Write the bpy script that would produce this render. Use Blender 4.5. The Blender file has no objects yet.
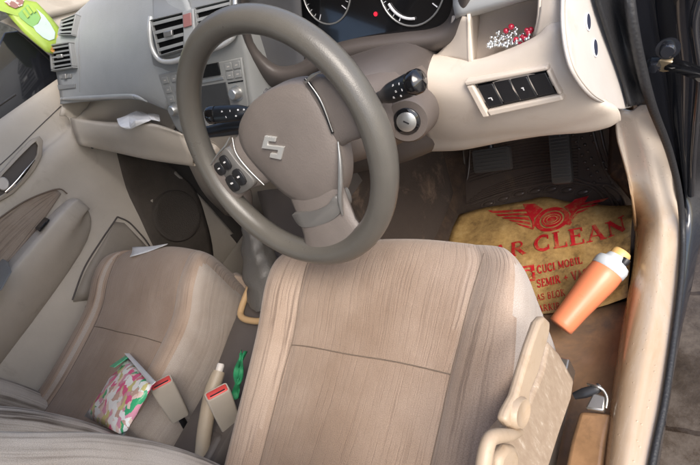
import bpy, bmesh, math, random
from mathutils import Vector, Matrix
from mathutils.bvhtree import BVHTree
random.seed(7)
scene = bpy.context.scene
COL = scene.collection
V = Vector
# ------------------------------------------------------------------ camera
MC = Matrix(((0.7586226947429097, 0.02390758775053653, 0.6510914095507259),
             (0.41715932659883936, 0.7498038308257117, -0.5135876897596644),
             (-0.5004694776747853, 0.6612281334016606, 0.5588449291012838)))
CP = V((0.8776998559841697, 0.20425274307225216, 0.9567365349768053))
F = 495.8781049376673
cam = bpy.data.cameras.new('camera')
cam.sensor_width = 36; cam.lens = 36 * F / 700; cam.clip_start = 0.01; cam.clip_end = 200
co = bpy.data.objects.new('camera', cam); COL.objects.link(co)
co.matrix_world = Matrix.Translation(CP) @ MC.to_4x4()
scene.camera = co

def ray(x, y): return MC @ V(((x - 350) / F, -(y - 232.5) / F, -1.0))
def at(x, y, ax, val):
    """point of the line of sight through a photo pixel on the world plane ax=val"""
    r = ray(x, y); i = 'xyz'.index(ax)
    return CP + r * ((val - CP[i]) / r[i])

# ------------------------------------------------------------------ materials
def newmat(name):
    m = bpy.data.materials.new(name); m.use_nodes = True
    nt = m.node_tree; b = nt.nodes['Principled BSDF']
    return m, nt, b
def N(nt, t, **k):
    n = nt.nodes.new(t)
    for a, v in k.items():
        if a in n.inputs: n.inputs[a].default_value = v
        else: setattr(n, a, v)
    return n
def ramp(nt, fac, stops):
    r = nt.nodes.new('ShaderNodeValToRGB')
    e = r.color_ramp.elements
    e[0].position, e[0].color = stops[0][0], (*stops[0][1], 1)
    e[1].position, e[1].color = stops[-1][0], (*stops[-1][1], 1)
    for p, c in stops[1:-1]:
        n = e.new(p); n.color = (*c, 1)
    nt.links.new(fac, r.inputs[0]); return r.outputs[0]
def sc(c, k): return tuple(min(1, v * k) for v in c)

def plastic(name, col, rough=.5, grain=1.0, gscale=900, var=.06, dirt=None, dirtamt=.0, metal=0, spec=.5, coat=0, dirtscale=9):
    m, nt, b = newmat(name); L = nt.links
    tc = N(nt, 'ShaderNodeTexCoord')
    n1 = N(nt, 'ShaderNodeTexNoise', Scale=14.0, Detail=5.0, Roughness=.65); L.new(tc.outputs['Object'], n1.inputs['Vector'])
    base = ramp(nt, n1.outputs[0], [(.3, sc(col, 1 - var)), (.7, sc(col, 1 + var))])
    if dirt:
        n2 = N(nt, 'ShaderNodeTexNoise', Scale=float(dirtscale), Detail=8.0, Roughness=.7, Distortion=.6); L.new(tc.outputs['Object'], n2.inputs['Vector'])
        mp = N(nt, 'ShaderNodeMapRange'); mp.inputs['From Min'].default_value = .62 - dirtamt * .35; mp.inputs['From Max'].default_value = .75 - dirtamt * .25
        mp.inputs['To Max'].default_value = min(1, .35 + dirtamt)
        L.new(n2.outputs[0], mp.inputs[0])
        mx = N(nt, 'ShaderNodeMix', data_type='RGBA'); L.new(mp.outputs[0], mx.inputs[0]); L.new(base, mx.inputs[6]); mx.inputs[7].default_value = (*dirt, 1)
        base = mx.outputs[2]
    L.new(base, b.inputs['Base Color'])
    rr = N(nt, 'ShaderNodeMapRange'); rr.inputs['To Min'].default_value = max(.02, rough - .07); rr.inputs['To Max'].default_value = min(1, rough + .07)
    n3 = N(nt, 'ShaderNodeTexNoise', Scale=35.0, Detail=4.0); L.new(tc.outputs['Object'], n3.inputs['Vector']); L.new(n3.outputs[0], rr.inputs[0]); L.new(rr.outputs[0], b.inputs['Roughness'])
    b.inputs['Metallic'].default_value = metal
    b.inputs['Specular IOR Level'].default_value = spec
    b.inputs['Coat Weight'].default_value = coat
    if grain:
        v = N(nt, 'ShaderNodeTexVoronoi', Scale=float(gscale)); L.new(tc.outputs['Object'], v.inputs['Vector'])
        bp = N(nt, 'ShaderNodeBump', Strength=.12 * grain, Distance=.0010); L.new(v.outputs['Distance'], bp.inputs['Height']); L.new(bp.outputs[0], b.inputs['Normal'])
    return m

def fabric(name, base, line, freq=90.0, amount=.5, thin=.5, wob=.004):
    """woven cloth with wavy lengthwise stripes along v of the uv map (uv in metres)"""
    m, nt, b = newmat(name); L = nt.links
    tc = N(nt, 'ShaderNodeTexCoord'); sx = N(nt, 'ShaderNodeSeparateXYZ'); L.new(tc.outputs['UV'], sx.inputs[0])
    wn_ = N(nt, 'ShaderNodeTexNoise', Scale=22.0, Detail=2.0); L.new(tc.outputs['UV'], wn_.inputs['Vector'])
    wb = N(nt, 'ShaderNodeMath', operation='MULTIPLY_ADD'); wb.inputs[1].default_value = wob; L.new(wn_.outputs[0], wb.inputs[0]); L.new(sx.outputs[0], wb.inputs[2])
    vv = N(nt, 'ShaderNodeMath', operation='MULTIPLY'); vv.inputs[1].default_value = .022; L.new(sx.outputs[1], vv.inputs[0])
    cx = N(nt, 'ShaderNodeCombineXYZ'); L.new(wb.outputs[0], cx.inputs[0]); L.new(vv.outputs[0], cx.inputs[1])
    n1 = N(nt, 'ShaderNodeTexNoise', Scale=float(freq), Detail=2.0, Roughness=.5); L.new(cx.outputs[0], n1.inputs['Vector'])
    f1 = ramp(nt, n1.outputs[0], [(.40 - .1 * thin, (1, 1, 1)), (.47, (.25, .25, .25)), (.55, (0, 0, 0)), (.64, (.3, .3, .3)), (.70, (0, 0, 0))])
    # stripes fade in and out over the cloth
    nf = N(nt, 'ShaderNodeTexNoise', Scale=11.0, Detail=2.0); L.new(tc.outputs['UV'], nf.inputs['Vector'])
    fr_ = N(nt, 'ShaderNodeMapRange'); fr_.inputs['From Min'].default_value = .35; fr_.inputs['From Max'].default_value = .6; fr_.inputs['To Min'].default_value = amount * .45; fr_.inputs['To Max'].default_value = amount; L.new(nf.outputs[0], fr_.inputs[0])
    fm = N(nt, 'ShaderNodeMath', operation='MULTIPLY'); L.new(f1, fm.inputs[0]); L.new(fr_.outputs[0], fm.inputs[1])
    mx = N(nt, 'ShaderNodeMix', data_type='RGBA'); L.new(fm.outputs[0], mx.inputs[0]); mx.inputs[6].default_value = (*base, 1); mx.inputs[7].default_value = (*line, 1)
    # weave speckle and broad soiling
    wv = N(nt, 'ShaderNodeTexNoise', Scale=760.0, Detail=2.0, Roughness=.7); L.new(tc.outputs['UV'], wv.inputs['Vector'])
    cw = ramp(nt, wv.outputs[0], [(.34, (.66, .65, .64)), (.60, (1.1, 1.1, 1.1))])
    m1 = N(nt, 'ShaderNodeMix', data_type='RGBA', blend_type='MULTIPLY'); m1.inputs[0].default_value = .75; L.new(mx.outputs[2], m1.inputs[6]); L.new(cw, m1.inputs[7])
    n3 = N(nt, 'ShaderNodeTexNoise', Scale=5.0, Detail=6.0, Roughness=.6); L.new(tc.outputs['Object'], n3.inputs['Vector'])
    c3 = ramp(nt, n3.outputs[0], [(.34, (.72, .67, .62)), (.56, (1, 1, 1))])
    m2 = N(nt, 'ShaderNodeMix', data_type='RGBA', blend_type='MULTIPLY'); m2.inputs[0].default_value = .75; L.new(m1.outputs[2], m2.inputs[6]); L.new(c3, m2.inputs[7])
    L.new(m2.outputs[2], b.inputs['Base Color'])
    b.inputs['Roughness'].default_value = .9; b.inputs['Sheen Weight'].default_value = .2; b.inputs['Specular IOR Level'].default_value = .2
    ad = N(nt, 'ShaderNodeMath', operation='MULTIPLY_ADD'); ad.inputs[1].default_value = -.8; L.new(f1, ad.inputs[0]); L.new(wv.outputs[0], ad.inputs[2])
    n6 = N(nt, 'ShaderNodeTexNoise', Scale=16.0, Detail=3.0); L.new(tc.outputs['Object'], n6.inputs['Vector'])
    ad2 = N(nt, 'ShaderNodeMath', operation='MULTIPLY_ADD'); ad2.inputs[1].default_value = 3.0; L.new(n6.outputs[0], ad2.inputs[0]); L.new(ad.outputs[0], ad2.inputs[2])
    bp = N(nt, 'ShaderNodeBump', Strength=.4, Distance=.0012); L.new(ad2.outputs[0], bp.inputs['Height']); L.new(bp.outputs[0], b.inputs['Normal'])
    return m

BEIGE = (.66, .575, .485)
TAN = (.46, .36, .27)
MUD = (.23, .125, .06)
M = {}
M['beige'] = plastic('beige_plastic', BEIGE, .42, var=.04, dirt=(.48, .37, .28), dirtamt=.12)
M['beige_dim'] = plastic('greige_plastic', (.40, .35, .29), .5, var=.05)
M['door'] = plastic('door_trim_plastic', (.50, .45, .385), .5, var=.05, dirt=(.3, .25, .2), dirtamt=.15)
M['tray'] = plastic('light_greige_plastic', (.56, .50, .42), .45, var=.04)
M['pedal'] = plastic('worn_pedal_rubber', (.065, .060, .055), .4, grain=1.5)
M['well'] = plastic('vent_dark', (.006, .006, .006), .9, grain=0, spec=.1)
M['cap'] = plastic('grey_beige_plastic', (.55, .51, .47), .5, var=.04, dirt=(.42, .35, .28), dirtamt=.1)
M['grey'] = plastic('grey_dash_plastic', (.355, .365, .362), .48, grain=1.6, gscale=500, var=.05)
M['grey2'] = plastic('mid_grey_plastic', (.25, .255, .25), .42, grain=.6)
M['taupe'] = plastic('taupe_plastic', (.12, .100, .089), .5, grain=1.2, gscale=600)
M['taupe_dark'] = plastic('dark_taupe_plastic', (.085, .072, .066), .5, grain=1.0)
M['wheel'] = plastic('taupe_wheel_rubber', (.105, .098, .086), .30, grain=1.0, gscale=700, var=.07)
M['hub'] = plastic('airbag_cover_plastic', (.185, .160, .145), .5, grain=1.8, gscale=420, var=.08)
M['spokecover'] = plastic('spoke_cover_plastic', (.14, .135, .128), .4, grain=.6)
M['silver'] = plastic('satin_silver', (.50, .50, .485), .34, grain=0, metal=.8)
M['chrome'] = plastic('chrome', (.82, .82, .82), .1, grain=0, metal=1)
M['steel'] = plastic('dirty_steel', (.5, .47, .42), .35, grain=0, metal=.9, dirt=(.2, .14, .09), dirtamt=.2)
M['black'] = plastic('black_plastic', (.018, .018, .02), .38, grain=.8)
M['blackgloss'] = plastic('black_gloss', (.008, .008, .009), .08, grain=0, coat=.5)
M['stalk'] = plastic('black_stalk', (.012, .014, .017), .3, grain=.3)
M['rubber'] = plastic('black_rubber', (.034, .029, .026), .33, grain=1.5, gscale=300)
M['seal'] = plastic('ribbed_seal_rubber', (.020, .020, .022), .5, grain=4, gscale=220)
M['paint'] = plastic('black_car_paint', (.012, .013, .017), .16, grain=0, coat=.8, dirt=(.06, .055, .05), dirtamt=.1)
M['white'] = plastic('white_print', (.8, .8, .8), .5, grain=0)
M['redslot'] = plastic('red_release_button', (.62, .07, .06), .4, grain=0)
M['red'] = plastic('red_print', (.50, .012, .02), .5, grain=0, dirt=(.38, .20, .08), dirtamt=.36, dirtscale=70)
M['carpet'] = plastic('brown_carpet', (.050, .036, .028), .9, grain=6, gscale=700, var=.3, dirt=(.11, .07, .045), dirtamt=.3, spec=.2)
M['carpetmud'] = plastic('muddy_floor', (.30, .17, .085), .2, grain=1, gscale=120, var=.3, dirt=(.09, .06, .04), dirtamt=.3)
M['darkfab'] = plastic('dark_lining', (.06, .052, .046), .8, grain=2)
M['boot'] = plastic('grey_leather_boot', (.085, .078, .07), .45, grain=2, gscale=400)
M['tanframe'] = plastic('tan_console_frame', (.44, .29, .15), .4, grain=.5)
M['orange'] = plastic('orange_bottle', (.72, .23, .11), .3, grain=.2, var=.03)
M['capblue'] = plastic('pale_bottle_collar', (.60, .64, .66), .35, grain=0)
M['captop'] = plastic('yellow_bottle_lid', (.72, .45, .17), .35, grain=0)
M['paperw'] = plastic('white_paper', (.80, .80, .80), .6, grain=0, var=.03)
M['green'] = plastic('green_cloth', (.015, .20, .08), .7, grain=1)
M['bead_r'] = plastic('red_bead', (.45, .02, .05), .12, grain=0, coat=.6)
M['bead_s'] = plastic('silver_bead', (.8, .82, .82), .12, grain=0, metal=.9)
M['lever'] = plastic('tan_seat_lever', (.43, .33, .235), .45, grain=.6, dirt=(.36, .25, .15), dirtamt=.3, dirtscale=25)
M['redlamp'] = newmat('red_warning_lamp')[0]
_b = M['redlamp'].node_tree.nodes['Principled BSDF']; _b.inputs['Base Color'].default_value = (.5, .01, .02, 1); _b.inputs['Emission Color'].default_value = (1, .02, .05, 1); _b.inputs['Emission Strength'].default_value = .5
M['gaugewhite'] = plastic('gauge_print', (.75, .75, .78), .4, grain=0)
M['fab'] = fabric('striped_seat_cloth', (.43, .332, .262), (.16, .115, .09), 190, .72)
M['fab_in'] = fabric('striped_seat_insert_cloth', (.375, .282, .217), (.25, .18, .135), 260, .42)
M['fab_side'] = fabric('plain_seat_side_cloth', (.45, .395, .35), (.30, .25, .22), 60, .25)
M['fab_back_lit'] = fabric('lit_striped_backrest_cloth', (.60, .55, .495), (.12, .095, .075), 85, .95, .3)  # same cloth as the cushion, colour raised to paint in light on the backrest
M['fab_door'] = fabric('striped_door_cloth', (.40, .33, .27), (.15, .115, .09), 190, .8)
M['thread'] = plastic('seam_thread', (.16, .12, .09), .8, grain=0)

def mud_panel():
    """pale plastic under drying brown mud, wet and shiny, its outer pallor partly painted reflection, with droplets"""
    m, nt, b = newmat('muddy_sill_plastic'); L = nt.links
    tc = N(nt, 'ShaderNodeTexCoord'); geo = N(nt, 'ShaderNodeNewGeometry'); sp = N(nt, 'ShaderNodeSeparateXYZ'); L.new(geo.outputs['Position'], sp.inputs[0])
    mp = N(nt, 'ShaderNodeMapping'); mp.inputs['Scale'].default_value = (1.0, .30, .5); mp.inputs['Rotation'].default_value = (0, 0, .25); L.new(tc.outputs['Object'], mp.inputs[0])
    n1 = N(nt, 'ShaderNodeTexNoise', Scale=16.0, Detail=9.0, Roughness=.68, Distortion=.8); L.new(mp.outputs[0], n1.inputs['Vector'])
    h = N(nt, 'ShaderNodeMapRange'); h.inputs['From Min'].default_value = .36; h.inputs['From Max'].default_value = .12; h.inputs['To Min'].default_value = -.34; h.inputs['To Max'].default_value = .16
    L.new(sp.outputs['Z'], h.inputs[0])
    inn = N(nt, 'ShaderNodeMapRange'); inn.inputs['From Min'].default_value = .700; inn.inputs['From Max'].default_value = .645; inn.inputs['To Min'].default_value = -.22; inn.inputs['To Max'].default_value = .34  # mud towards the inner edge; paler outward also paints in the wet reflection
    L.new(sp.outputs['X'], inn.inputs[0])
    nh = N(nt, 'ShaderNodeMath', operation='MULTIPLY_ADD'); nh.inputs[1].default_value = .55; nh.inputs[2].default_value = .24; L.new(n1.outputs[0], nh.inputs[0])
    a = N(nt, 'ShaderNodeMath', operation='ADD'); L.new(nh.outputs[0], a.inputs[0]); L.new(h.outputs[0], a.inputs[1])
    a2 = N(nt, 'ShaderNodeMath', operation='ADD'); L.new(a.outputs[0], a2.inputs[0]); L.new(inn.outputs[0], a2.inputs[1])
    c = ramp(nt, a2.outputs[0], [(.34, (.62, .53, .44)), (.50, (.58, .44, .31)), (.64, (.48, .32, .19)), (.80, (.38, .22, .11)), (1.0, (.32, .16, .065))])
    L.new(c, b.inputs['Base Color'])
    r = N(nt, 'ShaderNodeMapRange'); r.inputs['To Min'].default_value = .38; r.inputs['To Max'].default_value = .12; L.new(n1.outputs[0], r.inputs[0]); L.new(r.outputs[0], b.inputs['Roughness'])
    v = N(nt, 'ShaderNodeTexVoronoi', Scale=95.0); L.new(tc.outputs['Object'], v.inputs['Vector'])
    d = N(nt, 'ShaderNodeMapRange'); d.inputs['From Min'].default_value = .0; d.inputs['From Max'].default_value = .16; d.inputs['To Min'].default_value = 1; d.inputs['To Max'].default_value = 0; L.new(v.outputs['Distance'], d.inputs[0])
    n2 = N(nt, 'ShaderNodeTexNoise', Scale=60.0, Detail=4.0); L.new(tc.outputs['Object'], n2.inputs['Vector'])
    ad = N(nt, 'ShaderNodeMath', operation='MULTIPLY_ADD'); ad.inputs[1].default_value = .5; L.new(n2.outputs[0], ad.inputs[0]); L.new(d.outputs[0], ad.inputs[2])
    bp = N(nt, 'ShaderNodeBump', Strength=.5, Distance=.0015); L.new(ad.outputs[0], bp.inputs['Height']); L.new(bp.outputs[0], b.inputs['Normal'])
    b.inputs['Coat Weight'].default_value = .5; b.inputs['Coat Roughness'].default_value = .08
    return m
M['mud'] = mud_panel()

def streaky():
    """beige seat side trim with dried mud runs"""
    m, nt, b = newmat('streaked_side_plastic'); L = nt.links
    tc = N(nt, 'ShaderNodeTexCoord')
    mp = N(nt, 'ShaderNodeMapping'); mp.inputs['Scale'].default_value = (18, 26, 7); L.new(tc.outputs['Object'], mp.inputs[0])
    n1 = N(nt, 'ShaderNodeTexNoise', Scale=6.0, Detail=6.0, Roughness=.7); L.new(mp.outputs[0], n1.inputs['Vector'])
    c = ramp(nt, n1.outputs[0], [(.40, (.33, .245, .175)), (.58, (.385, .295, .215)), (.70, (.54, .46, .37))])
    L.new(c, b.inputs['Base Color']); b.inputs['Roughness'].default_value = .35
    bp = N(nt, 'ShaderNodeBump', Strength=.4, Distance=.001); L.new(n1.outputs[0], bp.inputs['Height']); L.new(bp.outputs[0], b.inputs['Normal'])
    return m
M['streak'] = streaky()

def kraft():
    m, nt, b = newmat('kraft_paper'); L = nt.links
    tc = N(nt, 'ShaderNodeTexCoord')
    n1 = N(nt, 'ShaderNodeTexNoise', Scale=22.0, Detail=9.0, Roughness=.72); L.new(tc.outputs['Object'], n1.inputs['Vector'])
    c = ramp(nt, n1.outputs[0], [(.32, (.13, .075, .03)), (.45, (.33, .20, .07)), (.58, (.47, .30, .11)), (.72, (.56, .40, .19))])
    L.new(c, b.inputs['Base Color'])
    n2 = N(nt, 'ShaderNodeTexNoise', Scale=9.0, Detail=3.0); L.new(tc.outputs['Object'], n2.inputs['Vector'])
    r = N(nt, 'ShaderNodeMapRange'); r.inputs['From Min'].default_value = .42; r.inputs['From Max'].default_value = .6; r.inputs['To Min'].default_value = .8; r.inputs['To Max'].default_value = .35; L.new(n2.outputs[0], r.inputs[0]); L.new(r.outputs[0], b.inputs['Roughness'])
    bp = N(nt, 'ShaderNodeBump', Strength=.6, Distance=.004); L.new(n1.outputs[0], bp.inputs['Height']); L.new(bp.outputs[0], b.inputs['Normal'])
    return m
M['kraft'] = kraft()

def wetground():
    m, nt, b = newmat('wet_paving'); L = nt.links
    tc = N(nt, 'ShaderNodeTexCoord')
    n1 = N(nt, 'ShaderNodeTexNoise', Scale=9.0, Detail=9.0, Roughness=.7); L.new(tc.outputs['Object'], n1.inputs['Vector'])
    c = ramp(nt, n1.outputs[0], [(.3, (.035, .026, .019)), (.5, (.085, .065, .049)), (.7, (.15, .118, .09))])
    br = N(nt, 'ShaderNodeTexBrick', Scale=1.0); br.inputs['Brick Width'].default_value = .60; br.inputs['Row Height'].default_value = .38; br.inputs['Mortar Size'].default_value = .006
    br.inputs['Color1'].default_value = (1, 1, 1, 1); br.inputs['Color2'].default_value = (.8, .8, .8, 1); br.inputs['Mortar'].default_value = (.4, .36, .33, 1)
    n4 = N(nt, 'ShaderNodeTexNoise', Scale=12.0, Detail=3.0); L.new(tc.outputs['Object'], n4.inputs['Vector'])
    vm = N(nt, 'ShaderNodeMix', data_type='VECTOR'); vm.inputs[0].default_value = .02; L.new(tc.outputs['Object'], vm.inputs[4]); L.new(n4.outputs[1], vm.inputs[5]); L.new(vm.outputs[1], br.inputs['Vector'])
    mx = N(nt, 'ShaderNodeMix', data_type='RGBA', blend_type='MULTIPLY'); mx.inputs[0].default_value = 1; L.new(c, mx.inputs[6]); L.new(br.outputs[0], mx.inputs[7]); L.new(mx.outputs[2], b.inputs['Base Color'])
    r = N(nt, 'ShaderNodeMapRange'); r.inputs['From Min'].default_value = .42; r.inputs['From Max'].default_value = .62; r.inputs['To Min'].default_value = .05; r.inputs['To Max'].default_value = .6; L.new(n1.outputs[0], r.inputs[0]); L.new(r.outputs[0], b.inputs['Roughness'])
    bp = N(nt, 'ShaderNodeBump', Strength=.5, Distance=.006); L.new(n1.outputs[0], bp.inputs['Height']); L.new(bp.outputs[0], b.inputs['Normal'])
    return m
M['ground'] = wetground()

def blotches(name, cols, scale=30, rough=.3):
    m, nt, b = newmat(name); L = nt.links
    tc = N(nt, 'ShaderNodeTexCoord')
    n0 = N(nt, 'ShaderNodeTexNoise', Scale=40.0, Detail=3.0); L.new(tc.outputs['Object'], n0.inputs['Vector'])
    vm = N(nt, 'ShaderNodeMix', data_type='VECTOR'); vm.inputs[0].default_value = .03; L.new(tc.outputs['Object'], vm.inputs[4]); L.new(n0.outputs[1], vm.inputs[5])
    v = N(nt, 'ShaderNodeTexVoronoi', Scale=float(scale)); L.new(vm.outputs[1], v.inputs['Vector'])
    s = N(nt, 'ShaderNodeSeparateColor'); L.new(v.outputs['Color'], s.inputs[0])
    r = nt.nodes.new('ShaderNodeValToRGB'); r.color_ramp.interpolation = 'CONSTANT'
    e = r.color_ramp.elements
    e[0].position = 0; e[0].color = (*cols[0], 1); e[1].position = 1 / len(cols); e[1].color = (*cols[1], 1)
    for i, c in enumerate(cols[2:], 2):
        n = e.new(i / len(cols)); n.color = (*c, 1)
    L.new(s.outputs[0], r.inputs[0]); L.new(r.outputs[0], b.inputs['Base Color']); b.inputs['Roughness'].default_value = rough
    n5 = N(nt, 'ShaderNodeTexNoise', Scale=55.0, Detail=3.0); L.new(tc.outputs['Object'], n5.inputs['Vector'])
    bp = N(nt, 'ShaderNodeBump', Strength=.5, Distance=.004); L.new(n5.outputs[0], bp.inputs['Height']); L.new(bp.outputs[0], b.inputs['Normal'])
    return m
M['pack'] = blotches('floral_wrapper', [(.8, .77, .75), (.72, .10, .25), (.82, .8, .77), (.05, .40, .18), (.8, .6, .52), (.62, .55, .22), (.85, .85, .82), (.7, .3, .4), (.55, .35, .28)], 66)
M['packgreen'] = plastic('green_wrapper_edge', (.04, .50, .25), .3, grain=0)
M['lime'] = plastic('lime_wrapper', (.33, .46, .07), .3, grain=0, var=.12)
M['limedark'] = plastic('green_wrapper_print', (.22, .42, .12), .3, grain=0)
M['wrapwhite'] = plastic('pale_wrapper_print', (.48, .58, .52), .3, grain=0)
M['wraporange'] = plastic('orange_wrapper_tip', (.8, .42, .12), .3, grain=0)
def glass():
    m, nt, b = newmat('tinted_glass')
    b.inputs['Base Color'].default_value = (.25, .27, .27, 1); b.inputs['Transmission Weight'].default_value = 1; b.inputs['Roughness'].default_value = .02; b.inputs['IOR'].default_value = 1.1
    return m
M['glass'] = glass()

# ------------------------------------------------------------------ mesh helpers
T = {}
def link(o, parent=None):
    COL.objects.link(o)
    if parent is not None: o.parent = parent
    return o
def tag(o, label=None, cat=None, group=None, kind=None):
    if label: o['label'] = label
    if cat: o['category'] = cat
    if group: o['group'] = group
    if kind: o['kind'] = kind
    return o
def thing(name, label, cat, loc=(0, 0, 0), mat=None, group=None):
    o = bpy.data.objects.new(name, None); COL.objects.link(o); o.empty_display_size = .05
    m = mat if mat is not None else Matrix.Translation(V(loc))
    o.matrix_world = m; T[o] = m.copy()
    return tag(o, label, cat, group)
WORLDM = Matrix.Identity(4)
def inv_of(parent):
    return (T[parent] if parent in T else WORLDM).inverted()
def build(name, bm, mat, parent=None, smooth=True, bevel=0, seg=2, local=False, solid=0, auto=True, offset=-1):
    """bm in world coordinates (or in the parent's when local)"""
    if solid == 0: bmesh.ops.recalc_face_normals(bm, faces=bm.faces[:])
    else:       # sheet: good side towards the open door, thickness behind it
        bm.normal_update(); q = sum(f.normal.dot((CP - f.calc_center_median()).normalized()) * f.calc_area() for f in bm.faces)
        if q < 0: bmesh.ops.reverse_faces(bm, faces=bm.faces[:])
    me = bpy.data.meshes.new(name)
    if not local: bm.transform(inv_of(parent))
    bm.to_mesh(me); bm.free()
    for m in (mat if isinstance(mat, (list, tuple)) else [mat]): me.materials.append(m)
    for p in me.polygons: p.use_smooth = smooth
    o = bpy.data.objects.new(name, me); link(o, parent)
    if parent is not None:
        T[o] = T.get(parent, WORLDM)
    if solid:
        md = o.modifiers.new('thickness', 'SOLIDIFY'); md.thickness = solid; md.offset = offset
    if bevel:
        md = o.modifiers.new('edges', 'BEVEL'); md.width = bevel; md.segments = seg; md.limit_method = 'ANGLE'; md.angle_limit = math.radians(35)
    if smooth and auto:
        me.set_sharp_from_angle(angle=math.radians(50))
    return o

def cr(P, n):
    """catmull-rom through P, n samples per span"""
    P = [V(p) for p in P]
    if len(P) < 3: return [P[0].lerp(P[-1], i / n) for i in range(n + 1)]
    Q = [P[0] * 2 - P[1]] + P + [P[-1] * 2 - P[-2]]; out = []
    for i in range(1, len(Q) - 2):
        for k in range(n):
            t = k / n; a, b, c, d = Q[i - 1], Q[i], Q[i + 1], Q[i + 2]
            out.append(.5 * ((2 * b) + (c - a) * t + (2 * a - 5 * b + 4 * c - d) * t * t + (3 * b - a - 3 * c + d) * t ** 3))
    out.append(P[-1]); return out

def gridbm(rows, nu=6, nv=6, flip=False, bm=None):
    R = [cr(r, nu) for r in rows]
    W = len(R[0])
    cols = [cr([r[i] for r in R], nv) for i in range(W)]
    H = len(cols[0])
    bm = bm or bmesh.new(); uvl = bm.loops.layers.uv.verify()
    vs = [[bm.verts.new(cols[i][j]) for i in range(W)] for j in range(H)]
    jm = H // 2; im = W // 2
    U = [0];
    for i in range(1, W): U.append(U[-1] + (cols[i][jm] - cols[i - 1][jm]).length)
    Vv = [0]
    for j in range(1, H): Vv.append(Vv[-1] + (cols[im][j] - cols[im][j - 1]).length)
    for j in range(H - 1):
        for i in range(W - 1):
            q = [(j, i), (j, i + 1), (j + 1, i + 1), (j + 1, i)]
            if flip: q.reverse()
            f = bm.faces.new([vs[a][b] for a, b in q])
            for lp, (a, b) in zip(f.loops, q): lp[uvl].uv = (U[b], Vv[a])
    return bm
def grid(name, rows, mat, parent=None, nu=6, nv=6, thick=.004, flip=False, **k):
    return build(name, gridbm(rows, nu, nv, flip), mat, parent, solid=thick, **k)

def boxbm(c, s, R=None, bm=None):
    bm = bm or bmesh.new()
    g = bmesh.ops.create_cube(bm, size=1)['verts']
    mt = Matrix.Translation(V(c)) @ ((R.to_4x4() if R is not None else Matrix.Identity(4))) @ Matrix.Diagonal((*s, 1))
    bmesh.ops.transform(bm, matrix=mt, verts=g); return bm
def box(name, c, s, mat, parent=None, R=None, bevel=.003, **k):
    return build(name, boxbm(c, s, R), mat, parent, bevel=bevel, **k)

def tubebm(P, r, n=12, samp=6, closed=False, flat=1.0, bm=None, up=None, cap=True):
    bm = bm or bmesh.new()
    if closed: pts = [V(p) for p in P]
    else: pts = cr(P, samp)
    m = len(pts)
    rr = r if isinstance(r, (list, tuple)) else [r]
    def rad(i):
        if len(rr) == 1: return rr[0]
        t = i / (m - 1) * (len(rr) - 1); k = min(int(t), len(rr) - 2); return rr[k] + (rr[k + 1] - rr[k]) * (t - k)
    rings = []; prev = V(up) if up else None
    for i in range(m):
        if closed: d = (pts[(i + 1) % m] - pts[i - 1]).normalized()
        else: d = (pts[min(i + 1, m - 1)] - pts[max(i - 1, 0)]).normalized()
        if prev is None: prev = d.orthogonal()
        a = (prev - d * prev.dot(d)).normalized(); prev = a; b = d.cross(a)
        q = rad(i)
        rings.append([bm.verts.new(pts[i] + (a * math.cos(t) + b * math.sin(t) * flat) * q) for t in [2 * math.pi * k / n for k in range(n)]])
    for i in range(m if closed else m - 1):
        A, B = rings[i], rings[(i + 1) % m]
        for k in range(n): bm.faces.new((A[k], A[(k + 1) % n], B[(k + 1) % n], B[k]))
    if not closed and cap:
        bm.faces.new(rings[0][::-1]); bm.faces.new(rings[-1])
    return bm
def tube(name, P, r, mat, parent=None, **k):
    kk = {a: k.pop(a) for a in list(k) if a in ('n', 'samp', 'closed', 'flat', 'up')}
    return build(name, tubebm(P, r, **kk), mat, parent, **k)

def loftbm(rings, bm=None, cap=True):
    bm = bm or bmesh.new()
    R = [[bm.verts.new(V(p)) for p in r] for r in rings]; n = len(R[0])
    for A, B in zip(R, R[1:]):
        for k in range(n): bm.faces.new((A[k], A[(k + 1) % n], B[(k + 1) % n], B[k]))
    if cap: bm.faces.new(R[0][::-1]); bm.faces.new(R[-1])
    return bm
def platebm(P, d, bm=None):
    """polygon P (world points) extruded by vector d"""
    bm = bm or bmesh.new(); P = [V(p) for p in P]; d = V(d)
    A = [bm.verts.new(p) for p in P]; B = [bm.verts.new(p + d) for p in P]; n = len(P)
    bm.faces.new(A); bm.faces.new(B[::-1])
    for k in range(n): bm.faces.new((A[k], B[k], B[(k + 1) % n], A[(k + 1) % n]))
    return bm
def plate(name, P, d, mat, parent=None, bevel=.002, **k):
    return build(name, platebm(P, d), mat, parent, bevel=bevel, **k)
def frame_of(o, z, x=None):
    """4x4 with z axis along z at o"""
    z = V(z).normalized()
    x = V(x) if x is not None else z.orthogonal()
    x = (x - z * x.dot(z)).normalized(); y = z.cross(x)
    m = Matrix((x, y, z)).transposed().to_4x4(); m.translation = V(o); return m
def lathebm(prof, mt, n=32, bm=None, sx=1, sy=1):
    """prof [(radius, height)], about z of mt"""
    rings = [[mt @ V((r * sx * math.cos(t), r * sy * math.sin(t), h)) for t in [2 * math.pi * k / n for k in range(n)]] for r, h in prof]
    return loftbm(rings, bm)
def lathe(name, prof, mt, mat, parent=None, n=32, sx=1, sy=1, **k):
    return build(name, lathebm(prof, mt, n, sx=sx, sy=sy), mat, parent, **k)
def rrect(w, h, r, n=5):
    out = []
    for cx, cy, a0 in ((w / 2 - r, h / 2 - r, 0), (-w / 2 + r, h / 2 - r, 90), (-w / 2 + r, -h / 2 + r, 180), (w / 2 - r, -h / 2 + r, 270)):
        for i in range(n + 1):
            a = math.radians(a0 + 90 * i / n); out.append((cx + r * math.cos(a), cy + r * math.sin(a)))
    return out
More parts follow.
